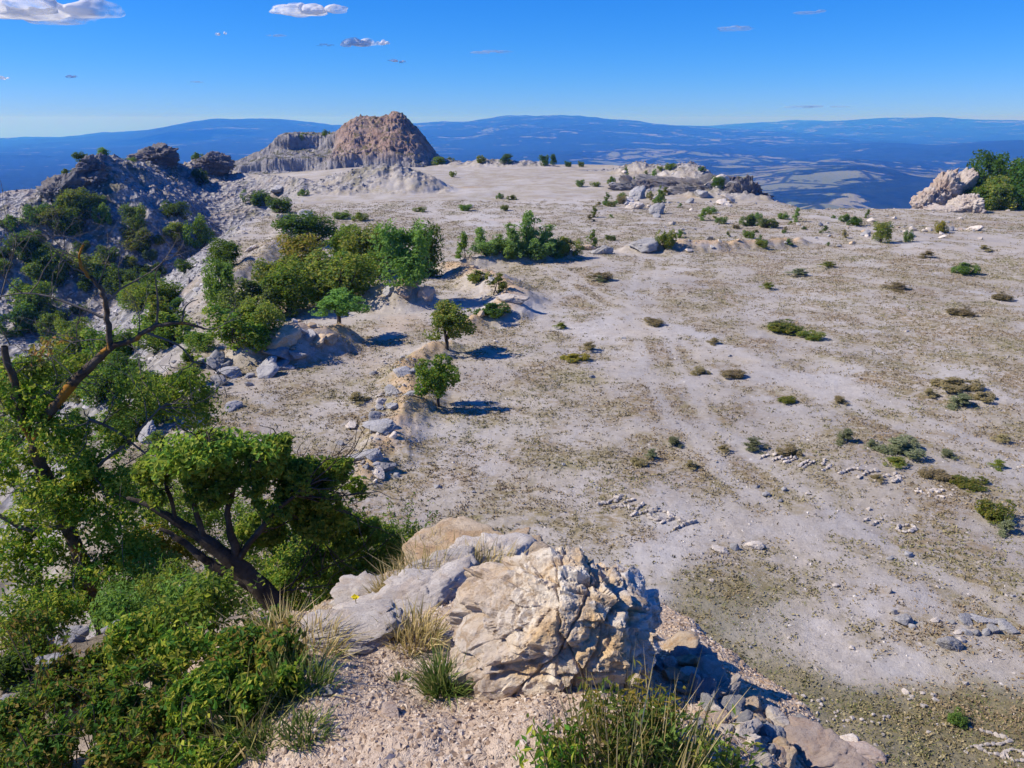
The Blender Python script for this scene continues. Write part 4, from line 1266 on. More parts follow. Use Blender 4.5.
for (px, py), (dx, dy), ln, dp in [((84, 245), (-.3, .8), .45, 2), ((79, 258), (-.8, .5), .5, 2), ((98, 284), (.5, .7), .45, 2), ((152, 271), (.9, .2), .4, 1), ((22, 293), (-.4, .7), .5, 2), ((50, 297), (.2, .9), .5, 2),
        ((80, 308), (-.4, -.6), .45, 2), ((155, 276), (.1, 1), .3, 1), ((205, 329), (.9, -.3), .3, 1), ((194, 362), (.8, -.5), .3, 2), ((52, 392), (.8, .4), .4, 2), ((28, 400), (-.5, .7), .5, 2), ((120, 290), (.2, .9), .35, 2),
        ((160, 408), (.7, .5), .35, 2), ((150, 458), (.9, -.4), .45, 2), ((60, 402), (-.9, .5), .6, 3), ((76, 380), (-.7, .7), .6, 3), ((40, 470), (-.9, .3), .5, 2), ((86, 273), (-.9, .3), .5, 2), ((104, 340), (-.9, .2), .5, 2), ((137, 338), (.2, .9), .35, 2), ((10, 345), (.1, 1), .5, 3), ((0, 300), (.2, .9), .6, 3), ((30, 293), (.4, .9), .6, 3)]:
    s0 = D(px, py, YA)
    tw += twigs(s0, (dx, fr.normal()*.3, dy), ln, .006, dp+1, fr, .6, .1)
crA = blobs_px([(18, 392, 70, 70), (70, 480, 110, 90), (30, 540, 90, 110), (110, 500, 90, 90), (60, 430, 70, 40), (20, 470, 70, 80), (120, 560, 90, 70), (60, 590, 90, 70)], YA)
crA2 = blobs_px([(150, 425, 90, 70), (175, 375, 80, 50), (200, 400, 60, 60), (110, 395, 60, 40), (40, 365, 60, 40), (85, 365, 50, 30)], YA+.3)
V1, F1 = tubes(shift(main+LB[:1]+LB[1:2]+LB[8:9], foot), 9)
V2, F2 = tubes(shift(LB[2:8]+LB[9:]+tw+carry(crA+crA2, main+LB, fr), foot), 5)
own('gnarled_tree', 'half dead gnarled tree with orange lichen on bare crooked limbs', 'tree', foot, [
    ('trunk', mesh_mixed('trunk', V1, F1, BARK_L)), ('branches', mesh_mixed('branches', V2, F2, BARK_G)),
    ('crown', crown_mesh('crown', crA, 19000, .055, .027, 'lush', 31, -.02, .18, .15, foot)), ('young_leaves', crown_mesh('young_leaves', crA2, 4200, .05, .026, 'green', 32, -.05, .3, .1, foot)),
    ('dry_leaves', crown_mesh('dry_leaves', blobs_px([(58, 345, 40, 26), (38, 358, 30, 20), (30, 640, 70, 40)], YA), 420, .06, .03, 'russet', 33, .1, .3, .1, foot))])

# leaning tree in the middle of the thicket
YB = 5.15
foot = D(284, 622, YB); foot[2] = gz_at(foot[0], foot[1])
mainB = [wobble(*PD([(300, 650, 13), (280, 612, 12), (262, 590, 11), (236, 564, 9.5), (205, 540, 7), (176, 521, 5), (150, 506, 3.5), (128, 498, 2)], YB), 4, .05)]
LBB = [wobble(*PD(l, YB), 4, .25) for l in [
    [(262, 590, 7), (225, 572, 6), (198, 556, 4.5), (176, 538, 3), (160, 528, 1.5)], [(240, 568, 6), (233, 538, 4.5), (229, 508, 3), (240, 470, 1.5)], [(205, 540, 4), (195, 505, 3), (202, 470, 1.5)],
    [(238, 560, 4), (268, 520, 3), (300, 490, 1.5)], [(176, 521, 3), (168, 490, 2), (155, 460, 1)], [(229, 508, 2), (216, 470, 1.4), (222, 440, .8)]]]
crB = blobs_px([(188, 470, 56, 50), (224, 456, 50, 46), (262, 458, 56, 50), (298, 474, 52, 48, 5.3), (332, 492, 48, 44, 5.4), (352, 512, 40, 36, 5.5), (240, 484, 60, 36), (282, 502, 60, 40, 5.3), (318, 522, 56, 44, 5.4),
    (204, 496, 44, 34), (166, 492, 46, 36), (150, 472, 36, 30), (262, 530, 54, 40, 5.4), (206, 440, 30, 26), (284, 446, 34, 26), (340, 470, 30, 28, 5.4), (345, 500, 60, 50, 5.5), (318, 478, 50, 44, 5.4), (362, 530, 44, 40, 5.6), (330, 540, 60, 44, 5.5)], YB)
crB2 = blobs_px([(215, 448, 90, 40), (180, 458, 70, 50), (250, 450, 70, 30)], YB-.1)
V1, F1 = tubes(shift(mainB, foot), 9); V2, F2 = tubes(shift(LBB+carry(crB+crB2, mainB+LBB, fr, 3), foot), 6)
own('leaning_tree', 'dark trunk leaning left out of the shrubs under a dense leafy crown', 'tree', foot, [
    ('trunk', mesh_mixed('trunk', V1, F1, BARK)), ('branches', mesh_mixed('branches', V2, F2, BARK)),
    ('crown', crown_mesh('crown', crB, 32000, .050, .027, 'sunny', 41, -.06, .15, .15, foot)), ('sunlit_leaves', crown_mesh('sunlit_leaves', crB2, 2200, .052, .028, 'sunny', 42, .05, .3, .1, foot))])

# weeds in front of the boulder: leafy stalks
def weed_mesh(n, h, spread, rng, ell=.6):
    Ps, Ns, limbs = [], [], []
    for i in range(n):
        a = rng.uniform(0, 6.28); q = spread*math.sqrt(rng.random())
        b = np.array([q*math.cos(a), q*math.sin(a)*ell, -.03]); hh = h*rng.uniform(.5, 1.15)
        ln = rng.normal(size=2)*.22
        t = b+np.array([ln[0]*hh, ln[1]*hh, hh])
        limbs.append((np.array([b, (b+t)/2+rng.normal(size=3)*.01, t]), np.array([.0028, .002, .0012])))
        m = int(rng.integers(16, 34)); u = rng.uniform(.15, 1, m)[:, None]
        pts = b+(t-b)*u+rng.normal(size=(m, 3))*.016
        Ps.append(pts); Ns.append(rng.normal(size=(m, 3))*.7+np.array([0, 0, .5]))
    P = np.concatenate(Ps); N = np.concatenate(Ns); N /= np.linalg.norm(N, axis=1, keepdims=True)
    return P, N, limbs
# shrubs of the foreground thicket: (blobs, depth, leaf, count, size, label)
SHR = [
    ([(205, 610, 110, 80), (240, 585, 80, 70), (170, 590, 80, 60)], 6.0, 'sunny', 6500, .05, 'bright leafy shrub under the leaning trunk'),
    ([(300, 570, 80, 70), (330, 600, 70, 60), (290, 610, 60, 50)], 6.0, 'lush', 5000, .05, 'dark leafy shrub deep in the hollow right of the leaning trunk'),
    ([(360, 570, 60, 100), (385, 555, 50, 80), (340, 590, 60, 60)], 6.6, 'sunny', 5200, .046, 'upright green shrub beside the dry grass of the brow'),
    ([(405, 560, 50, 90), (428, 572, 34, 60)], 6.8, 'green', 3600, .044, 'pointed dark shrub farthest right of the thicket, behind the dry grass'),
    ([(150, 640, 100, 70), (190, 655, 90, 60)], 5.2, 'lush', 4600, .05, 'dense green shrub between the two trunks'),
    ([(240, 655, 80, 60), (285, 650, 60, 60), (265, 625, 60, 40)], 4.9, 'under', 4200, .042, 'brown speckled shrub in front of the leaning trunk foot'),
    ([(215, 700, 110, 70), (270, 690, 80, 50)], 4.0, 'lush', 5200, .042, 'dark green shrub edging the gravel path'),
    ([(130, 700, 110, 80), (170, 730, 90, 60)], 3.7, 'under', 5600, .04, 'dark bushy undergrowth low in front of the gnarled trunk'),
    ([(60, 740, 110, 70), (110, 760, 90, 50)], 3.2, 'under', 5200, .038, 'brownish undergrowth at the lower left corner'),
    ([(30, 640, 80, 60), (70, 670, 70, 50)], 4.6, 'under', 2600, .045, 'thin brown scrub in front of shaded grey rubble'),
    ([(215, 750, 70, 40), (190, 765, 80, 40)], 2.9, 'lush', 3000, .036, 'low dark plant at the bottom edge beside the path'),
    ([(300, 540, 100, 80), (340, 535, 70, 70), (260, 540, 80, 60)], 7.0, 'sunny', 6000, .052, 'broad leafy shrub farthest down the slope right of the leaning limbs'),
    ([(150, 590, 100, 80), (185, 600, 70, 60), (120, 610, 70, 50)], 6.4, 'bright', 5600, .05, 'light green shrub seen between the gnarled trunk and the leaning limbs'),
    ([(20, 620, 80, 70), (60, 610, 60, 50)], 5.6, 'lush', 3000, .05, 'dim green shrub behind the gnarled trunk at the left edge'),
    ([(15, 725, 70, 60), (50, 705, 60, 50)], 3.4, 'under', 3000, .04, 'brown tinged undergrowth between shaded stones at the left edge'),
    ([(10, 765, 70, 50), (40, 770, 60, 40)], 2.6, 'under', 2400, .034, 'dim undergrowth filling the very corner at the lower left'),
    ([(10, 670, 50, 40), (30, 690, 40, 30)], 4.2, 'dark', 1500, .04, 'small dark plant among the shaded grey stones'),
    ([(110, 660, 60, 40), (90, 690, 60, 40)], 4.2, 'under', 2400, .04, 'mottled low shrub hiding the foot of the gnarled trunk'),
    ([(310, 575, 80, 70), (350, 585, 60, 60), (275, 590, 60, 50)], 5.45, 'sunny', 4600, .05, 'fresh green shrub between the leaning trunk and the brow ledge'),
    ([(385, 560, 46, 90), (410, 555, 36, 80), (432, 570, 28, 60), (360, 565, 46, 80)], 5.7, 'sunny', 4600, .046, 'upright fresh green shoots just beyond the brow ledge'),
    ([(200, 520, 110, 80), (160, 500, 80, 70), (240, 535, 80, 70)], 7.5, 'sunny', 5200, .055, 'sunlit shrub filling the background behind the leaning trunk'),
    ([(180, 545, 60, 50), (150, 540, 60, 50)], 7.2, 'yellow', 2400, .055, 'yellow green shrub deep behind the leaning limbs'),
]
for i, (bl, y, leaf, n, L, lb) in enumerate(SHR):
    B = blobs_px([(a, b, w, h, y if y > 5.4 and a > 250 or y > 6.5 else min(y, GT(a, b+h*.42)[0][1])) for a, b, w, h in bl], y)
    c = np.array(B)[:, :2].mean(0)
    foot = (c[0], c[1], gz_at(c[0], c[1]))
    lowest = min(b[2]-b[5] for b in B)
    st = stems_for(B, foot, 10, fr, .003)
    sh = []; sl = []
    for b in B:                                   # leafy shoots standing out of the mass
        Pq, Nq, lq = weed_mesh(12, b[5]*1.5, b[3]*.9, fr)
        o_ = np.array([b[0], b[1], b[2]-b[5]*.2]); sh.append((Pq+o_, Nq)); sl += [(a_+o_, r_*.8) for a_, r_ in lq]
    Pq = np.concatenate([q[0] for q in sh])-np.array(foot); Nq = np.concatenate([q[1] for q in sh])
    VS, FS = kites(Pq, Nq, L*.85, L*.36, fr)
    st = st+sl
    V1, F1 = tubes(shift(st, foot), 5)
    own('thicket_shrub', lb, 'shrub', foot, [('leaves', mesh_np('leaves', VS, FS, LEAF[leaf], False)), ('foliage', crown_mesh('foliage', B, int(n*1.25), L*.74, L*.37, leaf, 60+i, -.02, .13, .1, foot)), ('stems', mesh_mixed('stems', V1, F1, BARK))], 'shrubs of the thicket in front')

# ---- grass
def grass_mesh(name, n, h, spread, mat, rng, lean=.35, w=.004, ell=1.0, bend=.5):
    a = rng.uniform(0, 2*np.pi, n); q = spread*np.sqrt(rng.random(n))
    B = np.stack([q*np.cos(a), q*np.sin(a)*ell, np.full(n, -.02)], 1)
    az = rng.uniform(0, 2*np.pi, n); ln = lean*rng.random(n)
    dr = np.stack([np.cos(az)*ln, np.sin(az)*ln, np.ones(n)], 1)+np.stack([np.cos(a), np.sin(a), 0*a], 1)*(q/spread*lean*.8)[:, None]
    hh = h*rng.uniform(.45, 1.1, (n, 1))
    dr /= np.linalg.norm(dr, axis=1, keepdims=True)
    side = np.stack([-np.sin(az+1), np.cos(az+1), 0*az], 1)*w*rng.uniform(.6, 1.3, (n, 1))
    M = B+dr*hh*.55
    T = B+dr*hh+np.stack([dr[:, 0], dr[:, 1], -.25*np.ones(n)], 1)*hh*bend*rng.uniform(0, 1, (n, 1))
    V = np.stack([B-side, B+side, M+side*.75, M-side*.75, T], 1).reshape(-1, 3)
    o = np.arange(n)[:, None]*5
    F = np.concatenate([o+np.array([[0, 1, 2]]), o+np.array([[0, 2, 3]]), o+np.array([[3, 2, 4]])])
    return mesh_np(name, V, F, mat, False)
def mat_grass(name, stops):
    s = NT(name); g = s.n('ShaderNodeNewGeometry'); c = s.ramp(g.outputs['Random Per Island'], stops)
    d = s.n('ShaderNodeBsdfDiffuse'); s.l(c, d.inputs[0]); t = s.n('ShaderNodeBsdfTranslucent'); s.l(c, t.inputs[0])
    m = s.n('ShaderNodeMixShader'); m.inputs[0].default_value = .35
    s.l(d.outputs[0], m.inputs[1]); s.l(t.outputs[0], m.inputs[2]); s.l(m.outputs[0], s.out.inputs[0])
    return s.m
GR_GREEN = mat_grass('green_grass', [(0, (0.072, 0.131, 0.029)), (.5, (0.145, 0.217, 0.051)), (.8, (0.232, 0.261, 0.072)), (1, (0.551, 0.450, 0.203))])
GR_DRY = mat_grass('dry_grass', [(0, (0.232, 0.217, 0.072)), (.4, (0.493, 0.392, 0.160)), (.8, (0.696, 0.551, 0.275)), (1, (0.800, 0.696, 0.406))])
GR_MIX = mat_grass('mixed_grass', [(0, (0.102, 0.160, 0.029)), (.45, (0.217, 0.275, 0.065)), (.7, (0.406, 0.362, 0.131)), (1, (0.667, 0.522, 0.246))])
def tussock(px, py, hpx, wpx, n, mat, label, lean=.6, ell=1.0, bend=.95, w=.0032):
    p, t = GT(px, py)
    k = t/FPX
    o = link('grass_tussock', grass_mesh('grass_tussock', int(n*1.4), hpx*k/.85, wpx*k*.5, mat, fr, lean, w, ell, bend), loc=(p[0], p[1], gz_at(p[0], p[1])))
    tag(o, label, 'grass tussock', 'grass tussocks on the brow')
TUS = [
    (444, 692, 46, 30, 360, GR_GREEN, 'fresh green grass tussock against the left side of the big boulder'),
    (414, 640, 34, 50, 300, GR_DRY, 'half dry grass tussock on the gravel below the long slab'),
    (486, 578, 34, 60, 420, GR_DRY, 'thick yellow green tussock just behind the big boulder, left side'),
    (512, 566, 34, 34, 240, GR_DRY, 'dry tussock touching the top left of the big boulder'),
    (428, 588, 42, 50, 200, GR_DRY, 'tall dry straw tussock rising over the long slab'),
    (400, 592, 36, 36, 130, GR_DRY, 'thin tussock with tall stalks by the pointed shrub'),
    (384, 598, 24, 18, 160, GR_DRY, 'small straw coloured tuft between pale rocks'),
    (440, 570, 30, 80, 240, GR_DRY, 'low dry grass along the yellowish rock hump'),
    (280, 655, 56, 44, 300, GR_DRY, 'dry grass in front of the leaning trunk'),
    (310, 652, 36, 60, 260, GR_DRY, 'loose grass between the leaning trunk and the slab'),
    (250, 735, 50, 60, 260, GR_MIX, 'straggling grass at the left edge of the path'),
    (296, 690, 36, 70, 260, GR_GREEN, 'low green grass on the path edge by the dark shrub'),
    (305, 733, 24, 44, 200, GR_GREEN, 'short green plant tuft standing on the path'),
    (400, 680, 14, 14, 60, GR_GREEN, 'tiny green tuft in the gravel left of the boulder tussock'),
    (270, 745, 20, 40, 160, GR_GREEN, 'small green tuft among stones at the bottom of the path'),
]
for a in TUS: tussock(*a)
def weeds(px, py, hpx, wpx, n, leaf, label, L=.032):
    p, t = GT(px, py); k = t/FPX
    P, N, limbs = weed_mesh(int(n*.62), hpx*.8*k/.8, wpx*k*.5, fr)
    V, F = kites(P, N, L, L*.35, fr)
    V1, F1 = tubes(limbs, 4)
    own('weed_clump', label, 'weeds', (p[0], p[1], gz_at(p[0], p[1])), [('leaves', mesh_np('leaves', V, F, LEAF[leaf], False)), ('stalks', mesh_mixed('stalks', V1, F1, STALK))], 'weeds in front of the boulder')
STALK = mat_bark('weed_stalk', (.18, .15, .06), (.34, .25, .11))
for a in [(600, 768, 84, 110, 60, 'olive', 'tall yellow green weeds in front of the middle of the big boulder'), (655, 765, 76, 90, 46, 'bright', 'bright leafy weeds under the shaded right side of the big boulder'),
          (560, 790, 70, 60, 30, 'lush', 'dark leafed weeds at the bottom edge left of the yellow green ones'), (700, 775, 70, 60, 26, 'olive', 'thin weeds at the top of the rubble edge'),
          (630, 735, 66, 90, 34, 'yellow', 'rusty flowering weeds close against the boulder foot'), (735, 790, 50, 40, 14, 'green', 'sparse weeds at the bottom edge by the rubble')]:
    weeds(*a)
tussock(640, 775, 110, 130, 90, GR_DRY, 'tall straw stalks sticking up among the weeds before the boulder', .3, .6, .15, .0022)
p, t = GT(357, 626)
V, F = kites(np.array([[0, 0, .16], [0, 0, .165], [.01, 0, .16], [-.01, 0, .163]]), np.array([[0, -.5, .8], [.2, -.4, .8], [-.2, -.6, .7], [0, -.3, .9]]), .03, .03, fr)
V1, F1 = tube([(0, 0, -.02), (.01, 0, .08), (0, 0, .16)], [.003, .002, .002], 5)
s_ = NT('yellow_petals')
own('dandelion', 'single yellow flower on a thin stalk behind the long slab', 'flower', (p[0], p[1], gz_at(p[0], p[1])), [('flower', mesh_np('flower', V, F, s_.finish((.75, .60, .02)), False)), ('stalk', mesh_mixed('stalk', V1, np.array(F1), STALK))])

# ------------------------------------------------------------------ stones
LBL = {}
def tstone(o, label, group, cat='stone'):
    return tag(o, label, cat, group)
SPEC = [  # px, py(foot), w, h, kind, label
    (605, 254, 15, 12, 'grey', 'dark shaded boulder standing at the end of the sapling row'), (641, 250, 19, 10, 'grey', 'pale boulder with a dark right side near the ochre earth heap'),
    (590, 250, 12, 7, 'ochre', 'small ochre rock left of the dark shaded boulder'), (469, 208, 10, 6, 'pale', 'bright white rock standing out on the far flat'),
    (386, 428, 22, 8, 'grey', 'largest flat grey slab on the stony berm'), (364, 458, 19, 8, 'grey', 'pale slab at the near end of the stony berm'), (340, 276+170, 10, 6, 'grey', 'grey rock beside the berm near the leafy crown'),
    (437, 489, 9, 5, 'grey', 'lone grey stone on the bare gravel past the berm end'), (509, 302, 20, 9, 'pale', 'tilted slab on the crest of the ochre berm'), (275, 347, 26, 18, 'ochre', 'ochre faced rock in the rubble mound'),
    (802, 727, 19, 13, 'grey', 'blue grey rounded stone, the upper of two in the turf'), (806, 740, 20, 11, 'grey', 'blue grey stone, the lower of two in the turf'),
    (822, 768, 58, 26, 'pink', 'large flat pinkish slab at the bottom beside the rubble'), (847, 746, 12, 9, 'pale', 'small pale rock alone right of the pinkish slab'), (862, 761, 30, 8, 'pink', 'flat pinkish stone sunk in the turf'),
    (887, 595, 10, 10, 'pale', 'upright pale stone on the gravel behind the row of grey stones'), (894, 616, 7, 7, 'grey', 'dark little stone left of the row of grey stones'),
    (907, 625, 12, 10, 'grey', 'grey block at the left end of the row of grey stones'), (913, 630, 9, 5, 'grey', 'dark stone touching the grey block'), (935, 624, 10, 5, 'pale', 'pale flat stone in the back row of grey stones'),
    (951, 625, 9, 6, 'grey', 'round grey stone in the back row'), (966, 625, 13, 5, 'grey', 'flat stone in the middle of the back row'), (981, 623, 15, 5, 'grey', 'long flat stone right of the middle of the back row'), (1001, 624, 10, 8, 'grey', 'grey stone ending the back row'),
    (958, 635, 10, 5, 'pale', 'first stone of the front row'), (968, 636, 11, 6, 'grey', 'second stone of the front row'), (977, 636, 10, 6, 'grey', 'third stone of the front row'), (986, 636, 10, 7, 'grey', 'fourth, roundest stone of the front row'),
    (995, 634, 12, 7, 'grey', 'fifth, tallest stone of the front row'), (1008, 631, 12, 6, 'grey', 'last stone of the front row'), (950, 650, 16, 9, 'grey', 'largest grey stone, in front of both rows'), (962, 644, 10, 6, 'pale', 'cream stone touching the front row'),
    (735, 551, 10, 9, 'grey', 'dark grey stone in the middle of the brown turf patch'), (723, 554, 12, 6, 'pale', 'pale stone left of the dark grey stone'), (755, 549, 12, 6, 'pale', 'white stone right of the dark grey stone'),
    (766, 497, 9, 6, 'grey', 'pale grey stone under the far stone lettering'), (784, 492, 6, 6, 'grey', 'small dark stone right of the pale grey one'), (757, 489, 7, 4, 'grey', 'flat stone left of the pale grey one'), (780, 503, 6, 4, 'grey', 'dark stone nearest in front of the far lettering'),
    (909, 557, 11, 7, 'grey', 'light grey round stone below the white circle'), (890, 560, 8, 5, 'grey', 'dark stone left of the light grey round one'), (865, 558, 6, 3, 'grey', 'little dark stone on the bluish gravel'), (836, 587, 8, 4, 'pale', 'small pale stone at the front of the bluish gravel'),
    (703, 663, 26, 20, 'grey', 'grey block on top of the rubble right of the boulder'), (713, 682, 28, 14, 'pale', 'pale angular block under the grey block'), (700, 686, 12, 14, 'grey', 'shaded stone wedged below the blocks'),
    (772, 746, 20, 16, 'grey', 'grey lump near the lower end of the rubble'), (677, 652, 26, 14, 'ochre', 'yellowish rock where the boulder meets the rubble'),
    (225, 762, 16, 8, 'grey', 'grey flat stone at the bottom left of the path'), (330, 697, 14, 6, 'grey', 'grey stone by the shrub edge of the path'), (390, 716, 16, 8, 'pink', 'brown stone in the middle of the path'),
    (20, 670, 34, 20, 'grey', 'pale grey block in the shade at the left edge'), (950, 231, 10, 6, 'grey', 'grey stones heap piece at the foot of the tall crag'),
    (866, 236, 10, 8, 'grey', 'small dark sided rock beside the yellow green bush'), (808, 496, 6, 3, 'pale', 'tiny pale stone under the stroke stones'),
]
for px, py, w, h, kd, lb in SPEC:
    o = stone_px('rock' if w > 18 else 'stone', px, py, w, h, kd, w < 12, .8, .22)
    tag(o, lb, 'rock' if w > 18 else 'stone')

# stones laid out as lettering on the floor: strokes traced from the photograph, one object per stone
def tr(ox, oy, k, pts): return [(ox+x/k, oy+y/k) for x, y in pts]
def ell(cx, cy, rx, ry, n=11): return [(cx+rx*math.cos(a), cy+ry*math.sin(a)) for a in np.linspace(0, 2*np.pi, n)]
A1 = [tr(590, 490, 8.53, q) for q in [[(75, 130), (150, 118), (205, 80), (260, 65)], [(225, 105), (265, 70)], [(200, 160), (270, 130), (365, 105)], [(262, 160), (330, 155), (340, 185), (400, 182), (440, 152)], [(345, 238), (390, 205)], [(345, 236), (420, 225), (470, 215), (560, 185)],
      ell(590, 240, 95, 40), [(715, 250), (775, 285)], [(725, 345), (800, 315), (885, 290)], [(610, 300), (690, 270)]]]
A2 = [tr(760, 450, 8.53, q) for q in [[(0, 75), (60, 55)], [(105, 90), (165, 75)], [(120, 50), (150, 42)], [(200, 95), (255, 70)], [(215, 120), (300, 85)], [(330, 155), (400, 115)], [(370, 165), (460, 120)], [(530, 195), (590, 160)], [(530, 140), (550, 110)], [(680, 225), (780, 180), (850, 195)], [(835, 265), (930, 210), (990, 215)], [(985, 290), (1010, 270)]]]
A2 += [tr(860, 460, 8.53, q) for q in [[(150, 205), (150, 180)], [(170, 185), (200, 175)], [(235, 165), (290, 155)], [(280, 185), (320, 175)], [(280, 215), (310, 205)], [(330, 195), (370, 180)]]]
A3 = [tr(860, 460, 8.53, q) for q in [ell(395, 585, 75, 30, 13)]]
A3b = [tr(860, 460, 8.53, q) for q in [[(30, 530), (75, 500)], [(110, 555), (180, 505)]]]
A4 = [tr(924, 710, 10.24, q) for q in [[(600, 230), (690, 255), (780, 290), (880, 325)], [(480, 385), (560, 380), (640, 370), (770, 365), (860, 345)], [(560, 412), (640, 445), (700, 470), (800, 490)], [(800, 490), (820, 450), (900, 425), (980, 450), (1030, 485)], [(825, 455), (850, 510), (910, 545), (1060, 540)]]]
A5 = [tr(780, 680, 6.4, q) for q in [[(30, 160), (60, 130), (100, 95), (170, 125), (230, 145), (290, 135)], [(265, 160), (250, 200), (240, 228)], [(50, 185), (50, 210)], [(330, 265), (375, 200)], [(395, 280), (450, 255), (530, 265), (560, 290), (640, 275), (700, 250)], [(600, 240), (660, 235)]]]
def lay(strokes, step, size, kind, label, group, long=1.5, jit=.25):
    n = 0
    for q in strokes:
        q = np.array(q); W = np.array([FG(a, b)[:2] for a, b in q])
        s = np.concatenate([[0], np.cumsum(np.linalg.norm(np.diff(W, axis=0), axis=1))])
        m = max(2, int(round(s[-1]/step))+1)
        for u in np.linspace(0, s[-1], m):
            x = np.interp(u, s, W[:, 0]); y = np.interp(u, s, W[:, 1])
            x2 = np.interp(u+.05, s, W[:, 0])-np.interp(u-.05, s, W[:, 0]); y2 = np.interp(u+.05, s, W[:, 1])-np.interp(u-.05, s, W[:, 1])
            z_ = size*rng.uniform(.7, 1.25)
            o = stone_at('letter_stone', x+rng.normal()*jit*size*.5, y+rng.normal()*jit*size*.5, z_*long, z_, z_*.8, kind, math.atan2(y2, x2)+rng.normal()*.3, .05)
            tag(o, label, 'letter stone', group); n += 1
    return n
n1 = lay(A1, .16, .085, 'pale', 'pale stone of the large stone lettering behind the big boulder', 'stones of the lettering behind the boulder')
n2 = lay(A2, .21, .09, 'pale', 'pale stone of the long slanting line of stone lettering below the green mats', 'stones of the far lettering')
n3 = lay(A3, .16, .085, 'pale', 'white stone of the small circle laid on the gravel', 'stones of the white circle')
n3 += lay(A3b, .2, .07, 'pale', 'white stone of the two short dashes left of the circle', 'stones of the two dashes')
n4 = lay(A4, .12, .052, 'pale', 'ivory stone of the lettering in the turf at the bottom right corner', 'stones of the corner lettering', 1.7)
n5 = lay(A5, .16, .05, 'pale', 'small white stone of the broken lettering in the turf', 'stones of the broken lettering', 1.2, .9)
for i in range(22):
    px = 912+rng.random()*42; py = 489+rng.random()*8+(px-912)*.06
    g = FG(px, py); z_ = rng.uniform(.045, .11)
    tag(stone_at('letter_stone', g[0], g[1], z_*1.2, z_, z_*.7, 'pale'), 'white stone of the small heap ending the far lettering', 'letter stone', 'stones of the white heap')
for x_, y_, w_, h_ in [(810, 80, 9, 5), (850, 110, 7, 4), (860, 60, 4, 3), (915, 85, 6, 3), (985, 105, 7, 5), (1000, 135, 8, 4), (925, 172, 8, 4), (955, 340, 6, 4), (830, 125, 5, 4)]:
    o = stone_px('stone', 780+x_/6.4, 680+y_/6.4, w_, h_, 'pale'); tag(o, 'cream stone of the small ring by the turf edge', 'stone', 'stones of the small ring')
print('letter stones', n1, n2, n3, n4, n5)

# rubble running down beside the boulder
rk = np.random.default_rng(77)
for i in range(46):
    u = rk.random(); px = 668+u*125+rk.normal()*9; py = 668+u*98+rk.normal()*11
    p, t = GT(px, py)
    if p[2] < 5: continue
    w = rk.uniform(7, 24)*(1.1-.3*u)
    o = stone_px('rubble_stone', px, py, w, w*rk.uniform(.55, .9), ['ochre', 'pale', 'pink', 'ochre', 'grey'][int(rk.integers(5))], w < 12, .9, .25, None, .4)
    tag(o, 'broken rock in the ochre rubble sliding off right of the boulder', 'rock', 'rubble right of the boulder')
def strew(poly, n, wlo, whi, kinds, label, group, sd_=(6, 4), name='stone', flat=(.4, .75)):
    q = np.array(poly, float); s = np.concatenate([[0], np.cumsum(np.linalg.norm(np.diff(q, axis=0), axis=1))])
    for i in range(n):
        u = rk.random()*s[-1]
        px = np.interp(u, s, q[:, 0])+rk.normal()*sd_[0]; py = np.interp(u, s, q[:, 1])+rk.normal()*sd_[1]
        w = wlo+(whi-wlo)*rk.random()**2.2
        o = stone_px(name, px, py, w, w*rk.uniform(*flat), kinds[int(rk.integers(len(kinds)))], w < 10, .9, .22, None, .3)
        tag(o, label, 'stone', group)
strew([(398, 352), (400, 380), (384, 412), (384, 436), (366, 470), (372, 490)], 84, 3, 13, ['grey', 'grey', 'pale', 'grey'], 'grey stone on the left flank of the stony berm', 'stones of the berm', (11, 6), 'rubble_stone')
strew([(212, 372), (235, 366), (262, 372), (285, 362)], 26, 6, 20, ['grey'], 'grey block in the shaded pile left of the rubble mound', 'stones of the shaded pile', (8, 6))
strew([(275, 342), (300, 330), (322, 338), (300, 350)], 24, 4, 13, ['grey', 'pale', 'ochre'], 'stone in the face of the rubble mound', 'stones of the rubble mound', (10, 8))
strew([(388, 288), (410, 292), (425, 296)], 12, 4, 14, ['grey', 'pink'], 'stone on the mound under the tallest thicket shrub', 'stones of the thicket mound', (8, 4))
strew([(480, 318), (512, 304), (505, 284), (480, 270)], 14, 4, 11, ['grey', 'ochre', 'pale'], 'stone on the slope of the ochre berm', 'stones of the ochre berm', (7, 4))
strew([(665, 246), (760, 240), (845, 240), (960, 232), (1015, 240)], 26, 4, 11, ['grey', 'pale', 'ochre'], 'stone along the low earth heaps before the rim', 'stones before the rim', (12, 4))
strew([(622, 200), (640, 186), (672, 178), (700, 186), (735, 205), (690, 204), (640, 204)], 60, 3, 13, ['grey', 'pale', 'grey'], 'broken rock of the rubble around the far ledge', 'rubble of the far ledge', (12, 7), 'rubble_stone', (.5, .9))
strew([(620, 232), (700, 224), (780, 226), (850, 222), (920, 226), (1010, 222)], 44, 3, 8, ['grey', 'pale', 'pink'], 'stone on the rough ground just before the far rim', 'stones before the far rim', (14, 6), 'rubble_stone')
strew([(130, 360), (150, 420), (180, 440), (205, 395), (190, 350)], 34, 6, 18, ['grey'], 'grey rubble stone half hidden behind the gnarled limbs', 'rubble behind the limbs', (18, 12))
strew([(20, 640), (60, 660), (100, 690), (40, 700), (120, 640)], 26, 8, 26, ['grey'], 'grey stone in the shade at the foot of the gnarled trunk', 'shaded stones by the trunk', (18, 12))
strew([(240, 262), (205, 300), (300, 222), (265, 215), (180, 310)], 24, 4, 13, ['pale', 'grey'], 'stone on the bare slope above the gully', 'stones of the bare slope', (18, 14))
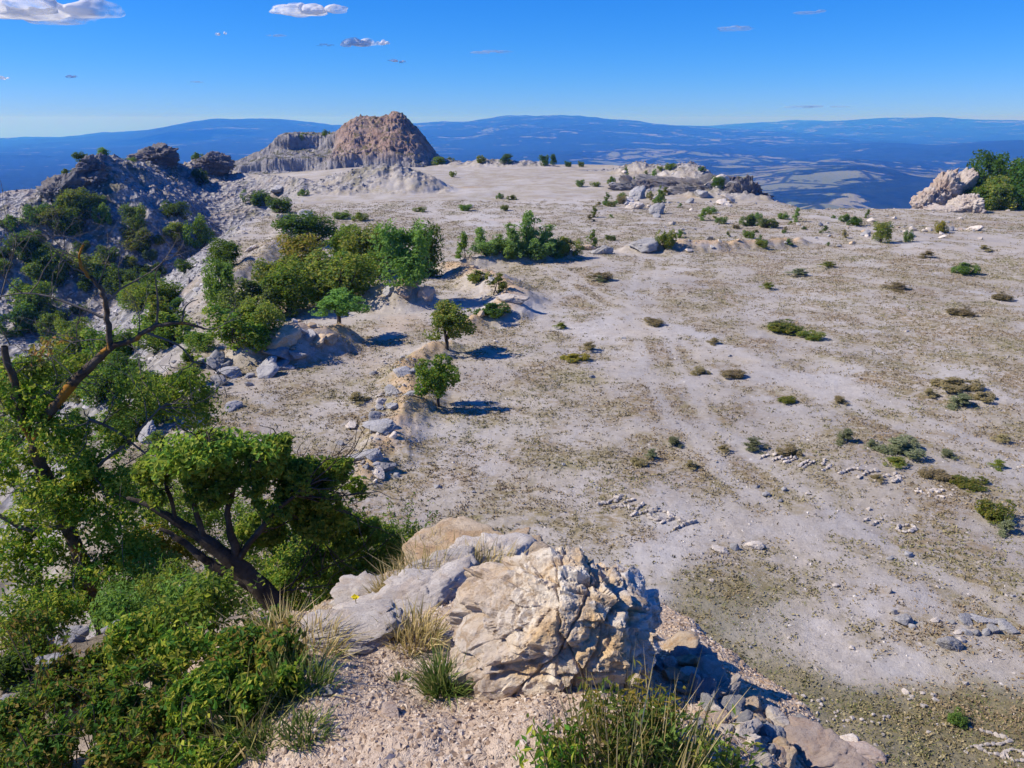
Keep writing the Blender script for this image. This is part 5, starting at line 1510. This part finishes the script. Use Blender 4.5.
for i in range(40):
    px = rk.uniform(450, 1024); py = 300+440*rk.random()**.8
    if px < 700 and py > 530: continue
    w = rk.uniform(3, 7)
    o = stone_px('stone', px, py, w, w*rk.uniform(.5, .8), ['grey', 'grey', 'pale'][int(rk.integers(3))])
    tag(o, 'small loose stone alone on the open gravel floor', 'stone', 'loose stones on the floor')

# ---- uncountable small growth and gravel
def sample_floor(n, r0, r1, rng, pw=1.0):
    u = rng.random(n)
    r = (r0**(2-pw)+(r1**(2-pw)-r0**(2-pw))*u)**(1/(2-pw)) if pw != 2 else r0*(r1/r0)**u
    a = rng.uniform(R_(-33), R_(45), n)
    return r*np.sin(a), r*np.cos(a)
tg = np.random.default_rng(91)
x, y = sample_floor(260000, 11, 140, tg, 1.15)
z = H(x, y); mk = masks(x, y, z)
keep = tg.random(len(x)) < np.clip(mk['veg']*.85*(fbm2(x, y, 1.3, 3, 401) > -.22)+.02+mk['turf']*.3-mk['path']-mk['rock']*.7, 0, 1)
x, y, z, tf = x[keep], y[keep], z[keep], mk['turf'][keep]
x, y, z, tf = x[:95000], y[:95000], z[:95000], tf[:95000]
m = 4; n = len(x)
sz = tg.uniform(.035, .095, n)*(1+np.hypot(x, y)/90)
P = np.repeat(np.stack([x, y, z+.02], 1), m, 0)+tg.normal(size=(n*m, 3))*np.repeat(sz, m)[:, None]*np.array([.8, .6, .16])
N = tg.normal(size=P.shape)*.8+np.array([0, -.4, .2]); N /= np.linalg.norm(N, axis=1, keepdims=True)
V, F = kites(P, N, np.repeat(sz, m)*.9, np.repeat(sz, m)*.5, tg)
V[:, 2] = np.maximum(V[:, 2], np.repeat(np.repeat(z, m), 4)-.01)
s_ = NT('dry_growth'); g_ = s_.n('ShaderNodeNewGeometry')
DRY = s_.finish(s_.mix(s_.ramp(s_.noise(s_.pos(), .22, 3, .6), [(.4, 0), (.6, 1)]), s_.ramp(g_.outputs['Random Per Island'], [(0, (.19, .14, .085)), (.6, (.29, .22, .135)), (1, (.40, .32, .21))]), s_.ramp(g_.outputs['Random Per Island'], [(0, (.15, .145, .07)), (.6, (.25, .23, .115)), (1, (.36, .32, .18))])), None, .95, .02)
tag(link('ground_cover', mesh_np('ground_cover', V, F, DRY, False)), 'thin brown tufts dotted over the quarry floor', kind='stuff')
print('tufts', n)
# turf blades at the foot of the hump
x, y = sample_floor(110000, 10, 26, tg, 1.0)
z = H(x, y); mk = masks(x, y, z)
keep = tg.random(len(x)) < mk['turf']*(.35+.65*(fbm2(x, y, .9, 3, 411) > -.05))
x, y, z = x[keep][:45000], y[keep][:45000], z[keep][:45000]
n = len(x)
P = np.stack([x, y, z+.03], 1); N = tg.normal(size=P.shape)*1.0+np.array([0, -.4, .25]); N /= np.linalg.norm(N, axis=1, keepdims=True)
V, F = kites(P, N, tg.uniform(.05, .12, n), .014, tg)
tag(link('grass', mesh_np('grass', V, F, GR_MIX, False)), 'short mixed turf at the foot of the hump', kind='stuff')
print('turf', n)
# pebbles
OCT = np.array([(1, 0, 0), (-1, 0, 0), (0, 1, 0), (0, -1, 0), (0, 0, 1), (0, 0, -1), ], float)
OF = np.array([(0, 2, 4), (2, 1, 4), (1, 3, 4), (3, 0, 4), (2, 0, 5), (1, 2, 5), (3, 1, 5), (0, 3, 5)])
def pebbles(name, x, y, z, s, mat, label, flat=.6):
    n = len(x)
    a = tg.uniform(0, 6.28, n); ca, sa = np.cos(a), np.sin(a)
    sc = s[:, None]*np.stack([tg.uniform(.8, 1.4, n), tg.uniform(.6, 1.0, n), tg.uniform(flat*.6, flat*1.2, n)], 1)
    Vv = OCT[None]*sc[:, None]*tg.uniform(.75, 1.25, (n, 6, 1))+tg.normal(size=(n, 6, 3))*s[:, None, None]*.18
    X = Vv[..., 0]*ca[:, None]-Vv[..., 1]*sa[:, None]; Y = Vv[..., 0]*sa[:, None]+Vv[..., 1]*ca[:, None]
    Vv = np.stack([X+x[:, None], Y+y[:, None], Vv[..., 2]+z[:, None]], -1).reshape(-1, 3)
    Fv = (OF[None]+np.arange(n)[:, None, None]*6).reshape(-1, 3)
    o = link(name, mesh_np(name, Vv, Fv, mat, False)); tag(o, label, kind='stuff'); return o
def mat_pebble(name, stops):
    s = NT(name); g = s.n('ShaderNodeNewGeometry')
    return s.finish(s.ramp(g.outputs['Random Per Island'], stops), None, .95, .05)
PB1 = mat_pebble('floor_pebbles', [(0, (.18, .16, .145)), (.35, (.32, .29, .27)), (.75, (.43, .395, .37)), (1, (.56, .53, .49))])
PB2 = mat_pebble('path_pebbles', [(0, (.24, .165, .11)), (.4, (.37, .28, .205)), (.8, (.48, .39, .30)), (1, (.58, .51, .43))])
x, y = sample_floor(30000, 11, 90, tg, 1.35)
z = H(x, y); mk = masks(x, y, z)
k = tg.random(len(x)) > .5*mk['turf']
x, y, z = x[k], y[k], z[k]
pebbles('gravel', x, y, z, (.010+.038*tg.random(len(x))**3.5)*(1+np.hypot(x, y)/60), PB1, 'loose pebbles over the quarry floor')
x = tg.uniform(-1.6, 1.5, 90000); y = tg.uniform(.9, 4.6, 90000); z = H(x, y); mk = masks(x, y, z)
k = (mk['path'] > .35)
x, y, z = x[k], y[k], z[k]
pebbles('path_gravel', x, y, z, (.003+.012*tg.random(len(x))**3.2), PB2, 'sharp gravel on the brow in front')
# broken rock on slopes, gully, far mounds
x = tg.uniform(-120, 60, 110000); y = tg.uniform(40, 215, 110000); z = H(x, y, False); mk = masks(x, y, z)
k = tg.random(len(x)) < mk['rock']*.5
x, y, z = x[k][:26000], y[k][:26000], z[k][:26000]
pebbles('scree', x, y, z, (.08+.32*tg.random(len(x))**3), mat_pebble('scree_rock', [(0, (.14, .13, .13)), (.5, (.30, .28, .27)), (1, (.52, .49, .47))]), 'broken rock covering the gully sides and gravel mounds', .8)

# ------------------------------------------------------------------ clouds
def mat_cloud(name, cover, col):
    s = NT(name); p = s.n('ShaderNodeTexCoord').outputs['Generated']
    v = s.n('ShaderNodeVectorMath', operation='SUBTRACT'); s.l(p, v.inputs[0]); v.inputs[1].default_value = (.5, .5, .45)
    ln = s.n('ShaderNodeVectorMath', operation='LENGTH'); s.l(v.outputs[0], ln.inputs[0])
    q = s.obj()
    n = s.noise(q, .0022, 3, .5, .3)
    al = s.ramp(s.math('ADD', s.math('MULTIPLY', ln.outputs['Value'], -1.15), s.math('MULTIPLY_ADD', n, 1.3, .12)), [(.06, 0), (.46, cover)])
    d = s.n('ShaderNodeBsdfDiffuse'); d.inputs[0].default_value = (*col, 1)
    t2 = s.n('ShaderNodeBsdfTranslucent'); t2.inputs[0].default_value = (*col, 1)
    m0 = s.n('ShaderNodeMixShader'); m0.inputs[0].default_value = .5; s.l(d.outputs[0], m0.inputs[1]); s.l(t2.outputs[0], m0.inputs[2])
    tr_ = s.n('ShaderNodeBsdfTransparent'); m = s.n('ShaderNodeMixShader')
    s.l(al, m.inputs[0]); s.l(tr_.outputs[0], m.inputs[1]); s.l(m0.outputs[0], m.inputs[2]); s.l(m.outputs[0], s.out.inputs[0])
    return s.m
CL1 = mat_cloud('cloud_white', .95, (.95, .95, .96)); CL2 = mat_cloud('cloud_thin', .35, (.55, .58, .66))
def cloud_obj(px, py, w, h, seed, mat, label, y=11000.0, lumps=9):
    rg = np.random.default_rng(seed); U, F = ico(4)
    Vs, Fs, o = [], [], 0
    c = D(px, py, y); k = y/FPX
    for i in range(lumps):
        u = rg.uniform(-1, 1)*.78
        e = (1-u*u)**.5
        r = np.array([w*.5*rg.uniform(.22, .4), w*.5*rg.uniform(.2, .35), h*.5*rg.uniform(.45, .8)*(.35+.65*e)])*k
        P = U*(1+.45*fbm3(U+seed+i*3.7, .55, 4, seed+i))[:, None]*r
        P[:, 2] = np.where(P[:, 2] < -.35*r[2], -.35*r[2]+(P[:, 2]+.35*r[2])*.35, P[:, 2])
        P += np.array([u*w*.5*k, rg.normal()*w*.12*k, rg.normal()*h*.08*k])
        Vs.append(P); Fs.append(F+o); o += len(P)
    me = mesh_np('cloud', np.concatenate(Vs), np.concatenate(Fs), mat, True)
    ob = link('cloud', me, loc=c)
    rm = ob.modifiers.new('one_body', 'REMESH'); rm.mode = 'VOXEL'; rm.voxel_size = max(h*k*.045, w*k*.008); rm.use_smooth_shade = True
    sm = ob.modifiers.new('soft', 'SMOOTH'); sm.factor = .6; sm.iterations = 7
    tag(ob, label, 'cloud', 'clouds'); return ob
CLD = [(30, 9, 150, 34, 1, 'large white cumulus cloud at the top left corner', 16), (312, 11, 70, 12, 1, 'flat white cloud at the top above the butte', 12), (362, 43, 44, 10, 1, 'white cloud with a puffy left end, below the flat one', 9), (384, 44, 16, 6, 1, 'wispy tail cloud right of the puffy one', 5), (398, 61, 18, 5, 1, 'tiny white cloud under the puffy one', 5),
       (221, 34, 12, 5, 1, 'tiny white cloud left of the flat one', 4), (276, 36, 20, 4, 2, 'faint wisp between the tiny and the puffy cloud', 4), (325, 45, 20, 4, 2, 'faint wisp touching the left of the puffy cloud', 4), (494, 52, 40, 5, 2, 'thin grey cloud streak right of the white clouds', 6), (742, 29, 46, 7, 2, 'greyish flat cloud in the right half of the sky', 7),
       (812, 13, 32, 5, 2, 'greyish small cloud near the top right', 6), (196, 82, 18, 3, 2, 'faint low grey wisp above the dark crag', 4), (70, 77, 14, 4, 1, 'tiny pale cloud low at the left', 4), (4, 78, 14, 4, 1, 'tiny pale cloud at the left edge', 4), (815, 107, 56, 4, 2, 'faint low streak above the far hills on the right', 5)]
for i, (px, py, w, h, m_, lb, lm) in enumerate(CLD):
    cloud_obj(px, py, w, h*(1.25 if m_ == 1 and i else 1), 907 if i == 2 else 500+i*7, CL1 if m_ == 1 else CL2, lb, lumps=lm)
